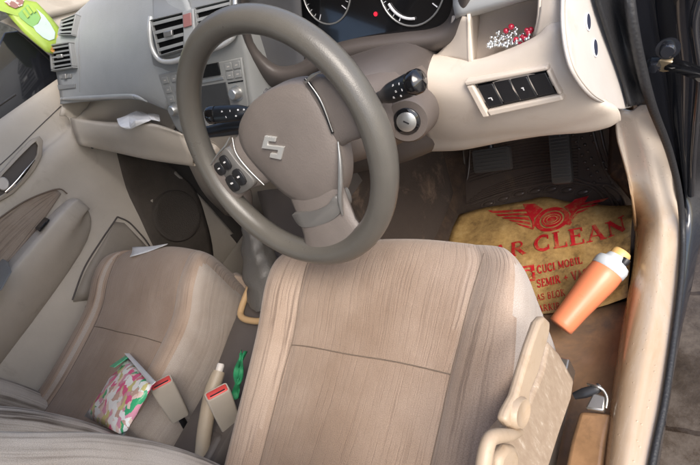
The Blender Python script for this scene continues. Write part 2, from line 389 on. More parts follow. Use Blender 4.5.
def sph(c, r, bm=None, seg=10, s=(1, 1, 1), R=None):
    bm = bm or bmesh.new()
    mt = Matrix.Translation(V(c)) @ (R.to_4x4() if R is not None else Matrix.Identity(4)) @ Matrix.Diagonal((r * s[0], r * s[1], r * s[2], 1))
    bmesh.ops.create_uvsphere(bm, u_segments=seg, v_segments=max(5, seg // 2 + 1), radius=1, matrix=mt); return bm
_bv = {}
def hit(o, x, y, off=0):
    """where the line of sight through photo pixel x,y meets the built mesh o: (point, normal towards viewer)"""
    if o not in _bv:
        me = o.data; m = T.get(o.parent, WORLDM) if o.parent else WORLDM
        _bv[o] = BVHTree.FromPolygons([m @ v.co for v in me.vertices], [p.vertices[:] for p in me.polygons])
    r = ray(x, y).normalized(); p, n, i, d = _bv[o].ray_cast(CP, r)
    if p is None:      # just past the mesh's rim: nearest point of the rim instead
        best = None
        for k in range(160):
            q = CP + r * (.3 + k * .01); pp, nn, ii, dd = _bv[o].find_nearest(q)
            if best is None or dd < best[0]: best = (dd, pp, nn)
        if best[0] > .06: print('FAR MISS', o.name, x, y, best[0])
        p, n = best[1], best[2]
    if n.dot(r) > 0: n = -n
    return p + n * off, n
class Quad:
    """a local sheet spanned by four photo points on a built mesh: TL TR BR BL"""
    def __init__(s, P, n=None):
        s.P = [V(p) for p in P]
        s.n = (s.P[1] - s.P[0]).cross(s.P[2] - s.P[0]).normalized()
        if s.n.dot(CP - s.P[0]) < 0: s.n = -s.n
        s.u = ((s.P[1] - s.P[0]) + (s.P[2] - s.P[3])).normalized()
        s.v = s.n.cross(s.u)
        s.w = ((s.P[1] - s.P[0]).length + (s.P[2] - s.P[3]).length) / 2; s.h = ((s.P[3] - s.P[0]).length + (s.P[2] - s.P[1]).length) / 2
    def __call__(s, u, v, off=0):
        a = s.P[0].lerp(s.P[1], u); b = s.P[3].lerp(s.P[2], u); return a.lerp(b, v) + s.n * off
    def bar(s, u0, v0, u1, v1, lo, hi, bm=None):
        """block over the uv rectangle between heights lo and hi"""
        return platebm([s(u0, v0, lo), s(u1, v0, lo), s(u1, v1, lo), s(u0, v1, lo)], s.n * (hi - lo), bm)
def hq(o, *px): return Quad([hit(o, *p)[0] for p in px])

# ------------------------------------------------------------------ vector lettering
def arc(cx, cy, rx, ry, a0, a1, n=10):
    return [(cx + rx * math.cos(math.radians(a0 + (a1 - a0) * i / n)), cy + ry * math.sin(math.radians(a0 + (a1 - a0) * i / n))) for i in range(n + 1)]
TK, TN = .17, .07   # thick and thin strokes
def serif(x, y, w=.2): return ([(x - w / 2, y), (x + w / 2, y)], .05)
G = {
 'C': (.8, [(arc(.42, .5, .34, .47, 55, 305, 14), TK), ([(.66, .95), (.66, .68)], TN), ([(.66, .05), (.66, .3)], TN)]),
 'L': (.68, [([(.2, 0), (.2, 1)], TK), ([(.05, .03), (.62, .03)], TN), ([(.62, .0), (.62, .26)], TN), serif(.2, .98, .34)]),
 'E': (.72, [([(.2, 0), (.2, 1)], TK), ([(.05, .03), (.64, .03)], TN), ([(.05, .97), (.62, .97)], TN), ([(.2, .52), (.5, .52)], TN), ([(.64, .0), (.64, .24)], TN), ([(.62, 1), (.62, .78)], TN), ([(.5, .64), (.5, .4)], TN)]),
 'A': (.84, [([(.12, 0), (.42, 1)], TN), ([(.40, 1), (.70, 0)], TK), ([(.22, .33), (.62, .33)], TN), serif(.12, .03, .26), serif(.70, .03, .3)]),
 'N': (.88, [([(.16, 0), (.16, 1)], TN), ([(.16, 1), (.70, 0)], TK), ([(.70, 0), (.70, 1)], TN), serif(.16, .03, .26), serif(.14, .98, .26), serif(.70, .98, .26)]),
 'R': (.84, [([(.2, 0), (.2, 1)], TK), ([(.1, .97), (.42, .97)] + arc(.42, .74, .2, .23, 90, -90, 8) + [(.2, .51)], .1), ([(.4, .5), (.72, .0)], TK), serif(.2, .03, .32), serif(.74, .03, .2)]),
 'U': (.86, [([(.18, 1), (.18, .3)] + arc(.42, .3, .24, .27, 180, 360, 10) + [(.66, 1)], .11), serif(.18, .98, .3), serif(.66, .98, .26)]),
 'I': (.40, [([(.2, 0), (.2, 1)], TK), serif(.2, .03, .32), serif(.2, .98, .32)]),
 'M': (1.0, [([(.14, 0), (.14, 1)], TN), ([(.14, 1), (.48, .1)], TK), ([(.48, .1), (.82, 1)], TN), ([(.82, 0), (.82, 1)], TK), serif(.14, .03, .26), serif(.82, .03, .32)]),
 'O': (.84, [(arc(.42, .5, .32, .46, 0, 360, 18), .14)]),
 'B': (.76, [([(.2, 0), (.2, 1)], TK), ([(.08, .97), (.40, .97)] + arc(.40, .75, .17, .22, 90, -90, 8) + [(.2, .53)], .09), ([(.2, .53), (.42, .53)] + arc(.42, .28, .2, .25, 90, -90, 8) + [(.08, .03)], .1)]),
 'S': (.68, [(arc(.34, .74, .22, .22, 30, 240, 8) + arc(.34, .27, .24, .24, 70, -150, 9), .14), ([(.55, .98), (.55, .74)], TN), ([(.1, .02), (.1, .26)], TN)]),
 'V': (.82, [([(.1, 1), (.42, 0)], TK), ([(.42, 0), (.72, 1)], TN), serif(.12, .98, .28), serif(.72, .98, .24)]),
 'K': (.84, [([(.2, 0), (.2, 1)], TK), ([(.68, 1), (.2, .42)], TN), ([(.34, .55), (.72, 0)], TK), serif(.2, .03, .3), serif(.2, .98, .3)]),
 'G': (.86, [(arc(.42, .5, .34, .47, 55, 300, 14), TK), ([(.66, .42), (.66, .05)], .12), ([(.52, .44), (.76, .44)], TN)]),
 'P': (.76, [([(.2, 0), (.2, 1)], TK), ([(.1, .97), (.42, .97)] + arc(.42, .73, .2, .24, 90, -90, 8) + [(.2, .49)], .1), serif(.2, .03, .32)]),
 'D': (.84, [([(.2, 0), (.2, 1)], TK), ([(.08, .97), (.38, .97)] + arc(.38, .5, .3, .47, 90, -90, 10) + [(.08, .03)], .11)]),
 'H': (.86, [([(.18, 0), (.18, 1)], TK), ([(.68, 0), (.68, 1)], TK), ([(.18, .5), (.68, .5)], TN)]),
 'T': (.74, [([(.37, 0), (.37, 1)], TK), ([(.05, .97), (.69, .97)], TN), serif(.37, .03, .3)]),
 '+': (.8, [([(.12, .45), (.68, .45)], .1), ([(.4, .15), (.4, .75)], .1)]),
 '-': (.5, [([(.08, .45), (.42, .45)], .1)]),
 "'": (.25, [([(.12, .75), (.14, 1)], .12)]),
 ' ': (.42, []),
}
def ribbon(bm, pts, w, mapf, h=.0008):
    """flat raised stroke in letter space"""
    P = [V((p[0], p[1])) for p in pts]; Lf, Rt = [], []
    for i, p in enumerate(P):
        d = (P[min(i + 1, len(P) - 1)] - P[max(i - 1, 0)])
        if d.length < 1e-6: d = V((1, 0))
        d.normalize(); nrm = V((-d.y, d.x)) * w / 2
        Lf.append(p + nrm); Rt.append(p - nrm)
    for i in range(len(P) - 1):
        q = [Lf[i], Lf[i + 1], Rt[i + 1], Rt[i]]
        top = [bm.verts.new(mapf(a.x, a.y, h)) for a in q]; bot = [bm.verts.new(mapf(a.x, a.y, 0)) for a in q]
        bm.faces.new(top)
        for k in range(4): bm.faces.new((top[k], bot[k], bot[(k + 1) % 4], top[(k + 1) % 4]))
def lettering(bm, txt, o, u, v, hgt, asp=1.0, track=0, bold=1.0):
    """txt from o along u, letter height along v"""
    u = V(u).normalized(); v = V(v).normalized(); n = u.cross(v).normalized(); x = 0
    for ch in txt:
        w, st = G[ch]
        for k, (pts, sw) in enumerate(st):
            ribbon(bm, pts, sw * bold, lambda a, b, h, x=x, k=k: V(o) + u * ((x + a) * hgt * asp) + v * (b * hgt) + n * (h * (1 + .03 * k)))
        x += w + track
    return x * hgt * asp

# ================================================================== SETTING
bm = bmesh.new()
bmesh.ops.create_grid(bm, x_segments=2, y_segments=2, size=30, matrix=Matrix.Translation((0, 0, -.36)))
tag(build('ground', bm, M['ground'], smooth=False), kind='structure')

rows = []
for j in range(9):
    rows.append([V((-2.3 + .06 * math.sin(i * 1.7 + j * 2.1), -2 + i * .6, -.4 + j * .35)) for i in range(14)])
gw = grid('outside_wall', rows, plastic('dark_rough_stone', (.05, .052, .045), .6, grain=14, gscale=45, var=.5, dirt=(.14, .14, .12), dirtamt=.2, dirtscale=30), None, nu=2, nv=2, thick=.15)
tag(gw, 'dark rough stone wall seen through the far door window', 'wall')
# cabin floor: carpet sheet rising to the firewall, tunnel between the footwells
def floor_z(x, y):
    z = 0.0
    if y > 1.17: z += (y - 1.17) * .9 + max(0, y - 1.3) * 3
    t = abs(x)
    if t < .17: z += .26 * (1 - max(0, (t - .10)) / .07) ** .7 if t > .10 else .26
    if x > .64: z += (x - .64) * .9
    return z
rows = []
for j in range(34):
    y = .0 + j * .045
    rows.append([V((x, y, floor_z(x, y) - .006)) for x in [-.66 + i * .0336 for i in range(40)]])
tag(grid('cabin_floor', rows, M['carpet'], nu=1, nv=1, thick=.01), kind='structure')

# ================================================================== CAR BODY (driver's side opening)
body = thing('car_body', 'black car body round the open door, with its muddy beige sill cover and rubber seal', 'car body', (.72, .9, 0))
sill_rows = []
for L, Mi, R in [
    (at(600, 520, 'z', .05), at(616, 520, 'z', .105), at(638, 520, 'z', .10)),
    (at(604, 465, 'z', .05), at(622, 465, 'z', .105), at(649, 465, 'z', .10)),
    (at(611, 400, 'z', .05), at(632, 400, 'z', .105), at(661, 400, 'z', .10)),
    (at(621, 330, 'z', .05), at(645, 330, 'z', .105), at(672, 330, 'z', .10)),
    (at(632, 270, 'z', .05), at(655, 270, 'z', .105), at(678, 275, 'z', .10)),
    (at(635, 228, 'z', .06), at(658, 226, 'z', .12), at(680, 230, 'z', .115)),
    (at(633, 192, 'x', .672), at(656, 190, 'x', .712), at(676, 190, 'x', .738)),
    (at(626, 155, 'x', .678), at(646, 150, 'x', .712), at(666, 150, 'x', .738)),
    (at(616.5, 120, 'x', .680), at(631, 112, 'x', .704), at(647, 105, 'x', .728))]:
    sill_rows.append([V((L.x - .004, L.y, L.z - .05)), L, L.lerp(Mi, .5) + V((-.004, 0, .012)) , Mi, Mi.lerp(R, .5) + V((0, 0, .002)), R, R + V((.006, 0, -.012))])
sill = grid('sill_cover', sill_rows, M['mud'], body, nu=4, nv=5, thick=.004)
# rubber weather seal running round the opening
seal_px = [(640, 540, 'z', .105), (651, 465, 'z', .105), (664, 400, 'z', .105), (674, 330, 'z', .105), (680.5, 275, 'z', .107), (682, 230, 'z', .12), (678, 190, 'x', .745), (668, 150, 'x', .745), (651, 106, 'x', .744), (639, 62, 'x', .742), (631, 20, 'x', .742), (626, -20, 'x', .742), (622, -60, 'x', .742)]
sp = [at(*p) for p in seal_px]
tube('weather_seal', [p + V((.001, 0, 0)) for p in sp], [.0055] * 7 + [.006, .007, .007, .007, .007], M['seal'], body, n=14, samp=6)
grid('pillar_seal', [[at(586, -60, 'x', .716), at(600, -60, 'x', .726), at(622, -60, 'x', .742)], [at(597, -5, 'x', .716), at(611, -3, 'x', .722), at(627, 0, 'x', .742)], [at(606, 25, 'x', .717), at(620, 27, 'x', .724), at(632, 27, 'x', .742)], [at(617, 60, 'x', .718), at(628, 60, 'x', .727), at(640, 62, 'x', .742)], [at(625, 84, 'x', .720), at(636, 84, 'x', .728), at(646, 86, 'x', .742)], [at(631, 106, 'x', .7225), at(640, 105, 'x', .728), at(652, 105, 'x', .742)]], M['seal'], body, nu=5, nv=5, thick=.004)
# door aperture: painted jamb beyond the seal
jr = []
for a, b, c, d in [((626, -60), (652, -60), (680, -60), (760, -60)), ((628, -15), (650, -15), (676, -15), (750, -15)), ((632, 20), (653, 22), (678, 20), (745, 20)), ((642, 70), (662, 72), (684, 70), (742, 72)),
                   ((655, 108), (668, 112), (684, 112), (736, 115)), ((669, 150), (676, 150), (685, 150), (728, 150)), ((678, 190), (682, 190), (687, 190), (716, 190)), ((682, 235), (684, 235), (692, 235), (703, 235)), ((680, 290), (682, 290), (687, 288), (692, 286)), ((672, 340), (675, 340), (678, 340), (680, 340)), ((650, 465), (653, 466), (656, 467), (659, 468)), ((640, 530), (643, 531), (645, 532), (648, 533))]:
    jr.append((a, b, c, d))
rows = []
for k, (a, b, c, d) in enumerate(jr):
    if k <= 6:
        yy = .955 + .012 * k
        rows.append([at(*a, 'x', .742), at(*b, 'y', yy + .02), at(*c, 'y', yy + .01), at(*d, 'y', yy + .035)])
    else:
        zz = .095
        rows.append([at(*a, 'z', zz), at(*b, 'z', zz - .01), at(*c, 'z', zz - .02), at(*d, 'z', zz - .045)])
jamb = grid('door_jamb', rows, M['paint'], body, nu=5, nv=5, thick=.003)
# raised pressed lip of the jamb
tube('jamb_lip', [at(712, -30, 'y', .96), at(694, 20, 'y', .955), at(699, 72, 'y', .965), at(696, 116, 'y', .98), at(693, 152, 'y', 1.0), at(691, 195, 'y', 1.03)], .006, M['paint'], body, n=8)
# check strap and hinge bracket
hb = platebm([at(651, 60, 'y', .94), at(662, 55, 'y', .935), at(674, 57, 'y', .93), at(674, 66, 'y', .93), at(664, 68, 'y', .935), at(655, 66, 'y', .94)], (0, -.012, 0))
hinge = build('check_bracket', hb, plastic('brass_bracket', (.62, .48, .30), .35, grain=0, metal=.7, dirt=(.25, .16, .08), dirtamt=.3), body, bevel=.002)
lathe('bolt', [(0, .012), (.007, .012), (.009, .008), (.009, 0), (.013, 0), (.013, -.003)], frame_of(at(654, 65, 'y', .925), (0, -1, .1)), M['paint'], hinge, n=6)
lathe('bolt', [(0, .010), (.008, .010), (.010, .007), (.010, 0), (.015, 0), (.015, -.003)], frame_of(at(668, 49, 'y', .925), (0, -1, .1)), M['paint'], hinge, n=20)
tube('check_strap', [at(668, 64, 'y', .925), at(684, 68, 'y', .90), at(710, 78, 'y', .86), at(740, 88, 'y', .83)], .0085, M['blackgloss'], body, n=8, flat=.35)
# inner kick panel below the dash
rows = [[V((.680, 1.07, .50)), V((.672, 1.16, .50)), V((.65, 1.26, .50)), V((.58, 1.38, .5))],
        [V((.678, 1.08, .30)), V((.668, 1.16, .28)), V((.645, 1.24, .28)), V((.58, 1.34, .3))],
        [V((.664, 1.08, .14)), V((.655, 1.13, .12)), V((.635, 1.20, .12)), V((.58, 1.28, .16))],
        [V((.645, 1.06, .03)), V((.64, 1.10, .02)), V((.62, 1.14, .02)), V((.57, 1.2, .06))]]
grid('kick_panel', rows, plastic('dirty_kick_panel', (.07, .048, .035), .45, grain=1, dirt=(.34, .2, .1), dirtamt=.3, dirtscale=14), body, nu=6, nv=6, thick=.003)
# far side of the shell: floor side, front pillar trim, roof, windscreen frame and firewall, rear bulkhead
grid('pillar_trim', [[V((-.715, .985, 1.02)), V((-.70, 1.30, .93)), V((-.68, 1.60, .88))], [V((-.70, .98, 1.10)), V((-.69, 1.30, 1.0)), V((-.66, 1.6, .92))], [V((-.66, .80, 1.24)), V((-.65, 1.20, 1.08)), V((-.62, 1.5, .95))]], M['door'], body, nu=4, nv=4, thick=.02)
grid('front_quarter', [[V((-.71, .98, .84)), V((-.70, 1.3, .84)), V((-.69, 1.7, .84))], [V((-.725, .965, 1.0)), V((-.71, 1.3, .96)), V((-.69, 1.7, .94))], [V((-.725, .94, 1.06)), V((-.71, 1.3, 1.02)), V((-.69, 1.7, 1.0))]], M['door'], body, nu=3, nv=3, thick=.01)
grid('roof', [[V((-.66, -1.2, 1.27)), V((0, -1.2, 1.30)), V((.64, -1.2, 1.27))], [V((-.66, 0, 1.29)), V((0, 0, 1.33)), V((.64, 0, 1.29))], [V((-.62, .72, 1.25)), V((0, .75, 1.28)), V((.60, .72, 1.25))]], M['beige_dim'], body, nu=4, nv=4, thick=.03)
grid('firewall', [[V((-.72, 1.40, .2)), V((0, 1.42, .2)), V((.70, 1.40, .2))], [V((-.72, 1.44, .6)), V((0, 1.46, .6)), V((.72, 1.44, .6))], [V((-.72, 1.7, .90)), V((0, 1.7, .90)), V((.72, 1.7, .90))]], M['darkfab'], body, nu=3, nv=3, thick=.02)
grid('passenger_sill', [[V((-.69, -.3, .02)), V((-.69, .4, .02)), V((-.69, 1.0, .02))], [V((-.66, -.3, .10)), V((-.66, .4, .10)), V((-.66, 1.0, .10))], [V((-.64, -.3, .0)), V((-.64, .4, .0)), V((-.64, 1.0, .0))]], M['door'], body, nu=3, nv=3, thick=.005)

for sgn, nm in ((-1, 'passenger_kick_side'), (1, 'outer_kick_side')):
    xx = -.70 if sgn < 0 else .712
    y0 = .97 if sgn < 0 else 1.13
    grid(nm, [[V((xx, y0, .90)), V((xx, 1.3, .92)), V((xx, 1.75, .95))], [V((xx, y0, .45)), V((xx, 1.25, .45)), V((xx, 1.5, .45))], [V((xx + .02 * (sgn < 0), y0, .0)), V((xx, 1.2, .0)), V((xx, 1.45, .0))]], M['darkfab'], body, nu=3, nv=3, thick=.01)
# ================================================================== PASSENGER DOOR
door = thing('passenger_door', 'closed far door with beige trim, striped cloth insert and chrome pull handle', 'car door', (-.70, .5, .1))
ys = [-.30, .0, .30, .60, .80, .93, .985]
def drow(z, x, dy=0): return [V((x + (.0 if y < .8 else -.004), y + dy, z)) for y in ys]
prof = [(.965, -.765), (.955, -.735), (.935, -.722), (.880, -.716), (.835, -.708), (.815, -.690), (.76, -.682), (.68, -.690), (.60, -.690), (.50, -.684), (.42, -.672), (.30, -.672), (.20, -.680), (.10, -.690), (.06, -.70)]
def beltdrop(y): return -.10 * max(0, (y - .55)) / .4
rows = []
for z, x in prof:
    k = max(0, min(1, (z - .60) / .25))
    rows.append([V((x, y, z - k * .035 + k * (.045 - .11 * (y + .3)) * .55)) for y in ys])
door_panel = grid('door_panel', rows, M['door'], door, nu=5, nv=4, thick=.004)
# striped cloth insert above the armrest
def on_door(px, off=.0): return hit(door_panel, *px, off)[0]
def door_sheet(name, L, R, mat, off, nrows=4, thick=.003, **k):
    """sheet laid on the door between a left and right list of photo points"""
    rows = []
    for a, b in zip(L, R):
        rows.append([on_door((a[0] + (b[0] - a[0]) * t, a[1] + (b[1] - a[1]) * t), off) for t in [0, .25, .5, .75, 1]])
    return grid(name, rows, mat, door, nu=3, nv=3, thick=thick, **k)
cl = door_sheet('cloth_insert', [(-30, 240), (0, 217), (22, 202), (42, 193), (56, 190)], [(-30, 330), (0, 278), (24, 246), (44, 218), (60, 194)], M['fab_door'], .008)
tube('insert_seam', [on_door(p, .009) for p in [(-30, 240), (0, 217), (22, 202), (42, 193), (58, 189), (66, 194)]], .0022, M['thread'], door, n=6)
# armrest
ar = []
for y, xo, zt, hb_ in [(.690, -.652, .612, .02), (.682, -.634, .622, .05), (.655, -.620, .630, .085), (.59, -.612, .630, .11), (.45, -.606, .622, .12), (.25, -.604, .612, .13), (-.1, -.60, .60, .14)]:
    ring = [(-.69, zt - .004), (-.668, zt + .002), (xo - .02, zt + .001), (xo - .005, zt - .004), (xo, zt - .014), (xo - .006, zt - .05), (xo - .03, zt - hb_ * .8), (-.672, zt - hb_ - .02), (-.70, zt - hb_ - .03)]
    ar.append([V((a, y, b)) for a, b in ring])
rings = []
for i in range(len(ar[0])): pass
arm = build('armrest', loftbm([cr([V(p) for p in r], 3) for r in ar]), M['door'], door, bevel=0)
md = arm.modifiers.new('round', 'SUBSURF'); md.levels = 1; md.render_levels = 1
q = Quad([at(38, 222, 'z', .633), at(49, 217, 'z', .633), at(42, 232, 'z', .632), at(33, 233, 'z', .632)])
bm = platebm([at(36, 229, 'z', .632), at(46, 218, 'z', .632), at(50, 220, 'z', .632), at(40, 232, 'z', .632)], (0, 0, .004))
ws = build('window_switch', bm, M['black'], door, bevel=.001)
build('switch_rocker', platebm([at(39, 227.5, 'z', .637), at(45, 221, 'z', .637), at(47, 222.5, 'z', .637), at(41, 229, 'z', .637)], (0, 0, .004)), M['stalk'], ws, bevel=.001)
plate('pull_cup', [at(-8, 262, 'z', .633), at(-2, 256, 'z', .633), at(8, 262, 'z', .633), at(12, 272, 'z', .633), at(2, 290, 'z', .633), at(-12, 300, 'z', .633)], (0, 0, .003), M['grey2'], door, bevel=.001)
tube('panel_line', [on_door(p, .0006) for p in [(-8, 172), (12, 154), (36, 130), (61, 106)]], .0014, M['taupe_dark'], door, n=6)
# handle recess: surround ring, dark cup, chrome lever
def ringplate(name, outer, inner, d, mat, parent, bevel=.002):
    bm = bmesh.new(); d = V(d); n = len(outer)
    Lr = [[bm.verts.new(V(p)) for p in outer], [bm.verts.new(V(p) + d) for p in outer], [bm.verts.new(V(p) + d) for p in inner], [bm.verts.new(V(p)) for p in inner]]
    for a in range(4):
        A, B = Lr[a], Lr[(a + 1) % 4]
        for k in range(n): bm.faces.new((A[k], A[(k + 1) % n], B[(k + 1) % n], B[k]))
    return build(name, bm, mat, parent, bevel=bevel)
def interp_px(a, b, n):
    return [(a[0] + (b[0] - a[0]) * i / n, a[1] + (b[1] - a[1]) * i / n) for i in range(n)]
outer = [(-14, 192), (0, 172), (16, 154), (30, 140), (38, 136), (42, 141), (41, 156), (34, 170), (24, 182), (12, 194), (2, 200), (-10, 206)]
inner = [(-10, 191), (2, 175), (18, 158), (30, 146), (35, 142), (37, 146), (36, 155), (30, 167), (21, 178), (11, 189), (3, 194), (-7, 200)]
PX = -.676
hz = ringplate('handle_surround', [at(*p, 'x', PX - .006) for p in outer], [at(*p, 'x', PX - .002) for p in inner], (.010, 0, 0), M['beige_dim'], door)
plate('handle_cup', [at(*p, 'x', PX - .0065) for p in inner], (.002, 0, 0), M['taupe_dark'], door, bevel=0)
tube('door_handle', [at(6, 193, 'x', PX + .006), at(16, 184, 'x', PX + .010), at(26, 172, 'x', PX + .012), at(35, 160, 'x', PX + .009)], [.006, .0085, .008, .003], M['chrome'], door, n=12, flat=.45)
lathe('lock_knob', [(0, .010), (.012, .010), (.014, .006), (.014, -.002)], frame_of(at(3, 184, 'x', PX), (1, -.2, .2)), M['cap'], door, n=20, sx=1.3)
# map pocket recess line and speaker grille low down at the front
tube('pocket_edge', [on_door(p, .004) for p in [(72, 300), (84, 268), (100, 242), (117, 217)]], .0025, M['taupe_dark'], door, n=8)
tube('pocket_edge', [on_door(p, .004) for p in [(117, 217), (128, 222), (138, 232), (147, 243), (158, 262)]], .0025, M['taupe_dark'], door, n=8)
pk = []
for L, R in zip([(73, 302), (86, 270), (101, 245), (115, 222)], [(170, 290), (158, 262), (146, 246), (124, 223)]):
    pk.append([on_door((L[0] + (R[0] - L[0]) * t, L[1] + (R[1] - L[1]) * t), .003) for t in (0, .33, .66, 1)])
grid('map_pocket', pk, plastic('pocket_lining', (.27, .235, .195), .55), door, nu=3, nv=3, thick=.002)
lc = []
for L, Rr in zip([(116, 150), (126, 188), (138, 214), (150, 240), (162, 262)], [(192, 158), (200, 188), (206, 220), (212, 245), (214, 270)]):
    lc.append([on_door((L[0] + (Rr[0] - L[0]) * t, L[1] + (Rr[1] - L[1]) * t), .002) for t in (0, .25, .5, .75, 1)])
grid('lower_shade', lc, plastic('door_shade', (.085, .07, .058), .85, grain=5, gscale=500, var=.2), door, nu=3, nv=3, thick=.002)  # dark sheet over the door trim, painting in the dash's shadow
c0 = V((-.669, .868, .345))
sg = lathe('speaker_grille', [(0, .008), (.072, .008), (.078, .010), (.086, .008), (.092, -.006)], frame_of(c0, (1, 0, 0)), plastic('speaker_cloth', (.075, .062, .052), .7, grain=9, gscale=330), door, n=40)
# window line: rubber strip, black frame and sail, pane
zb = lambda y: .950 + (.045 - .11 * (y + .3)) * .55
tube('window_strip', [V((-.742, y, zb(y) - .002)) for y in (-.3, 0, .3, .6, .75, .82)], .007, M['rubber'], door, n=10)
sail = plate('window_sail', [V((-.748, 1.03, .99)), V((-.748, 1.03, .80)), V((-.748, .60, .84)), V((-.748, .50, .935)), V((-.748, .72, .958)), V((-.748, .80, .978)), V((-.748, .87, 1.010)), V((-.748, .93, 1.035))], (.012, 0, 0), M['paint'], door, bevel=.004)
tube('window_channel', [V((-.742, .70, .966)), V((-.742, .80, .99)), V((-.742, .88, 1.035)), V((-.742, .80, 1.16))], .006, M['blackgloss'], door, n=8)
tube('glass_edge', [V((-.738, .62, .96)), V((-.738, .72, .978)), V((-.738, .80, 1.003)), V((-.738, .855, 1.045)), V((-.738, .78, 1.16))], .0028, M['silver'], door, n=8)
plate('window_pane', [V((-.75, -.3, .98)), V((-.75, .84, .97)), V((-.75, .84, 1.05)), V((-.73, .72, 1.22)), V((-.73, -.3, 1.24))], (.004, 0, 0), M['glass'], door, bevel=0)

# ================================================================== DASHBOARD
dash = thing('dashboard', 'two tone grey and beige dashboard with centre radio stack and dark gauge hood', 'dashboard', (0, 1.0, .45))
pad = grid('upper_pad', [
    [at(60, 104, 'x', -.672), at(98, 101, 'y', .872), at(138, 100, 'y', .838), at(170, 112, 'y', .825)],
    [at(60, 97, 'x', -.674), at(98, 95, 'y', .860), at(138, 93, 'y', .822), at(168, 104, 'y', .81)],
    [at(56, 72, 'x', -.682), at(103, 62, 'y', .895), at(146, 52, 'y', .86), at(185, 50, 'y', .85)],
    [at(51, 46, 'x', -.684), at(105, 25, 'y', .955), at(150, 14, 'y', .91), at(190, 10, 'y', .89)],
    [at(60, 28, 'x', -.684), V((-.45, 1.04, .972)), V((-.22, 1.02, .968)), V((-.05, 1.0, .968))],
    [at(78, 17, 'x', -.684), V((-.46, 1.16, .965)), V((-.22, 1.15, .965)), V((-.02, 1.15, .965))],
    [V((-.69, 1.50, .93)), V((-.45, 1.52, .93)), V((-.2, 1.53, .93)), V((0, 1.55, .93))]], M['grey'], dash, nu=8, nv=8, thick=.006)
# rounded outer end of the pad with two slatted vents
q1 = hq(pad, (66, 22), (80, 17), (76, 36), (63, 36))
def vent_mesh(name, q, nsl, parent, slat_mat, ring_mat, dh=.010, pad_=.10, knob=True, lift=.003):
    q.P = [p + q.n * lift for p in q.P]
    bm = q.bar(-pad_, -pad_, 1 + pad_, 0, -.008, dh); q.bar(-pad_, 1, 1 + pad_, 1 + pad_, -.008, dh, bm); q.bar(-pad_, 0, 0, 1, -.008, dh, bm); q.bar(1, 0, 1 + pad_, 1, -.008, dh, bm)
    v = build(name, bm, ring_mat, parent, bevel=.002)
    build('vent_well', q.bar(0, 0, 1, 1, -.006, .0025), M['well'], v)
    for i in range(nsl):
        a = (i + .25) / nsl
        s = platebm([q(0, a, .0085), q(1, a, .0085), q(1, a + .34 / nsl, .0072), q(0, a + .34 / nsl, .0072)], q.n * -.0014)
        build('slat', s, slat_mat, v, smooth=False)
    if knob:
        build('vent_tab', q.bar(.38, .42, .66, .58, .008, .014), M['silver'], v, bevel=.0015)
    return v
vent_mesh('side_vent', q1, 4, dash, M['grey'], M['grey2'], knob=False, pad_=.05)
q2 = hq(pad, (55, 47), (73, 44), (76, 67), (57, 70))
vent_mesh('side_vent', q2, 5, dash, M['grey'], M['grey2'], pad_=.08)
qq = hq(pad, (60, 75), (72, 74), (72, 78), (61, 79)); build('vent_slider', qq.bar(0, 0, 1, 1, 0, .003), M['grey2'], dash, bevel=.001)
build('slider_tab', qq.bar(.35, -.1, .65, 1.1, .003, .007), M['silver'], dash, bevel=.001)
qq = hq(pad, (57, 85), (76, 84), (76, 88), (58, 90)); build('blank_switch', qq.bar(0, 0, 1, 1, 0, .003), M['grey2'], dash, bevel=.0012)
tube('pad_seam', [hit(pad, *p, .0003)[0] for p in [(80, 12), (80, 30), (79, 50), (80, 70), (80, 92)]], .0014, M['grey2'], dash, n=6)
# silver strip along the lower edge of the pad
tube('trim_strip', [hit(pad, *p, .002)[0] for p in [(62, 99), (80, 98), (100, 97), (120, 96), (136, 96), (148, 101)]], [.004, .006, .006, .006, .005, .002], M['silver'] if False else plastic('satin_grey_strip', (.46, .47, .47), .3, grain=0, metal=.3), dash, n=10)
# open tray above the glovebox
tray = grid('glove_shelf', [
    [V((-.66, .985, .86)), V((-.45, .985, .84)), V((-.2, .985, .82)), V((-.08, .985, .80))],
    [V((-.66, .985, .79)), V((-.45, .985, .76)), V((-.2, .985, .735)), V((-.08, .985, .72))],
    [at(78, 117, 'x', -.655), at(110, 117, 'y', .91), at(150, 119, 'y', .885), at(175, 127, 'y', .88)],
    [at(71, 118, 'x', -.668), at(110, 123, 'y', .835), at(150, 123, 'y', .800), at(180, 132, 'y', .79)],
    [at(71, 124, 'x', -.668), at(110, 129, 'y', .818), at(150, 130, 'y', .785), at(184, 139, 'y', .78)],
    [at(75, 136, 'x', -.662), at(112, 142, 'y', .815), at(152, 148, 'y', .780), at(192, 155, 'y', .775)],
    [at(84, 146, 'x', -.655), at(116, 152, 'y', .835), at(152, 160, 'y', .795), at(196, 166, 'y', .785)],
    [V((-.64, .92, .65)), V((-.45, .92, .63)), V((-.3, .90, .585)), V((-.14, .88, .575))],
    [V((-.64, 1.15, .66)), V((-.45, 1.15, .64)), V((-.3, 1.15, .60)), V((-.14, 1.15, .60))]], M['tray'], dash, nu=6, nv=6, thick=.004)
grid('tray_side', [[V((-.672, .84, .80)), V((-.676, .90, .83)), V((-.676, 1.0, .86))], [at(69, 118, 'x', -.674), V((-.676, .90, .75)), V((-.676, 1.0, .76))], [at(73, 134, 'x', -.668), V((-.672, .90, .66)), V((-.672, 1.1, .66))]], M['door'], dash, nu=3, nv=3, thick=.004)
lathe('screw', [(0, .002), (.003, .002), (.004, 0)], frame_of(hit(tray, 92, 149)[0], hit(tray, 92, 149)[1]), M['black'], dash, n=12)

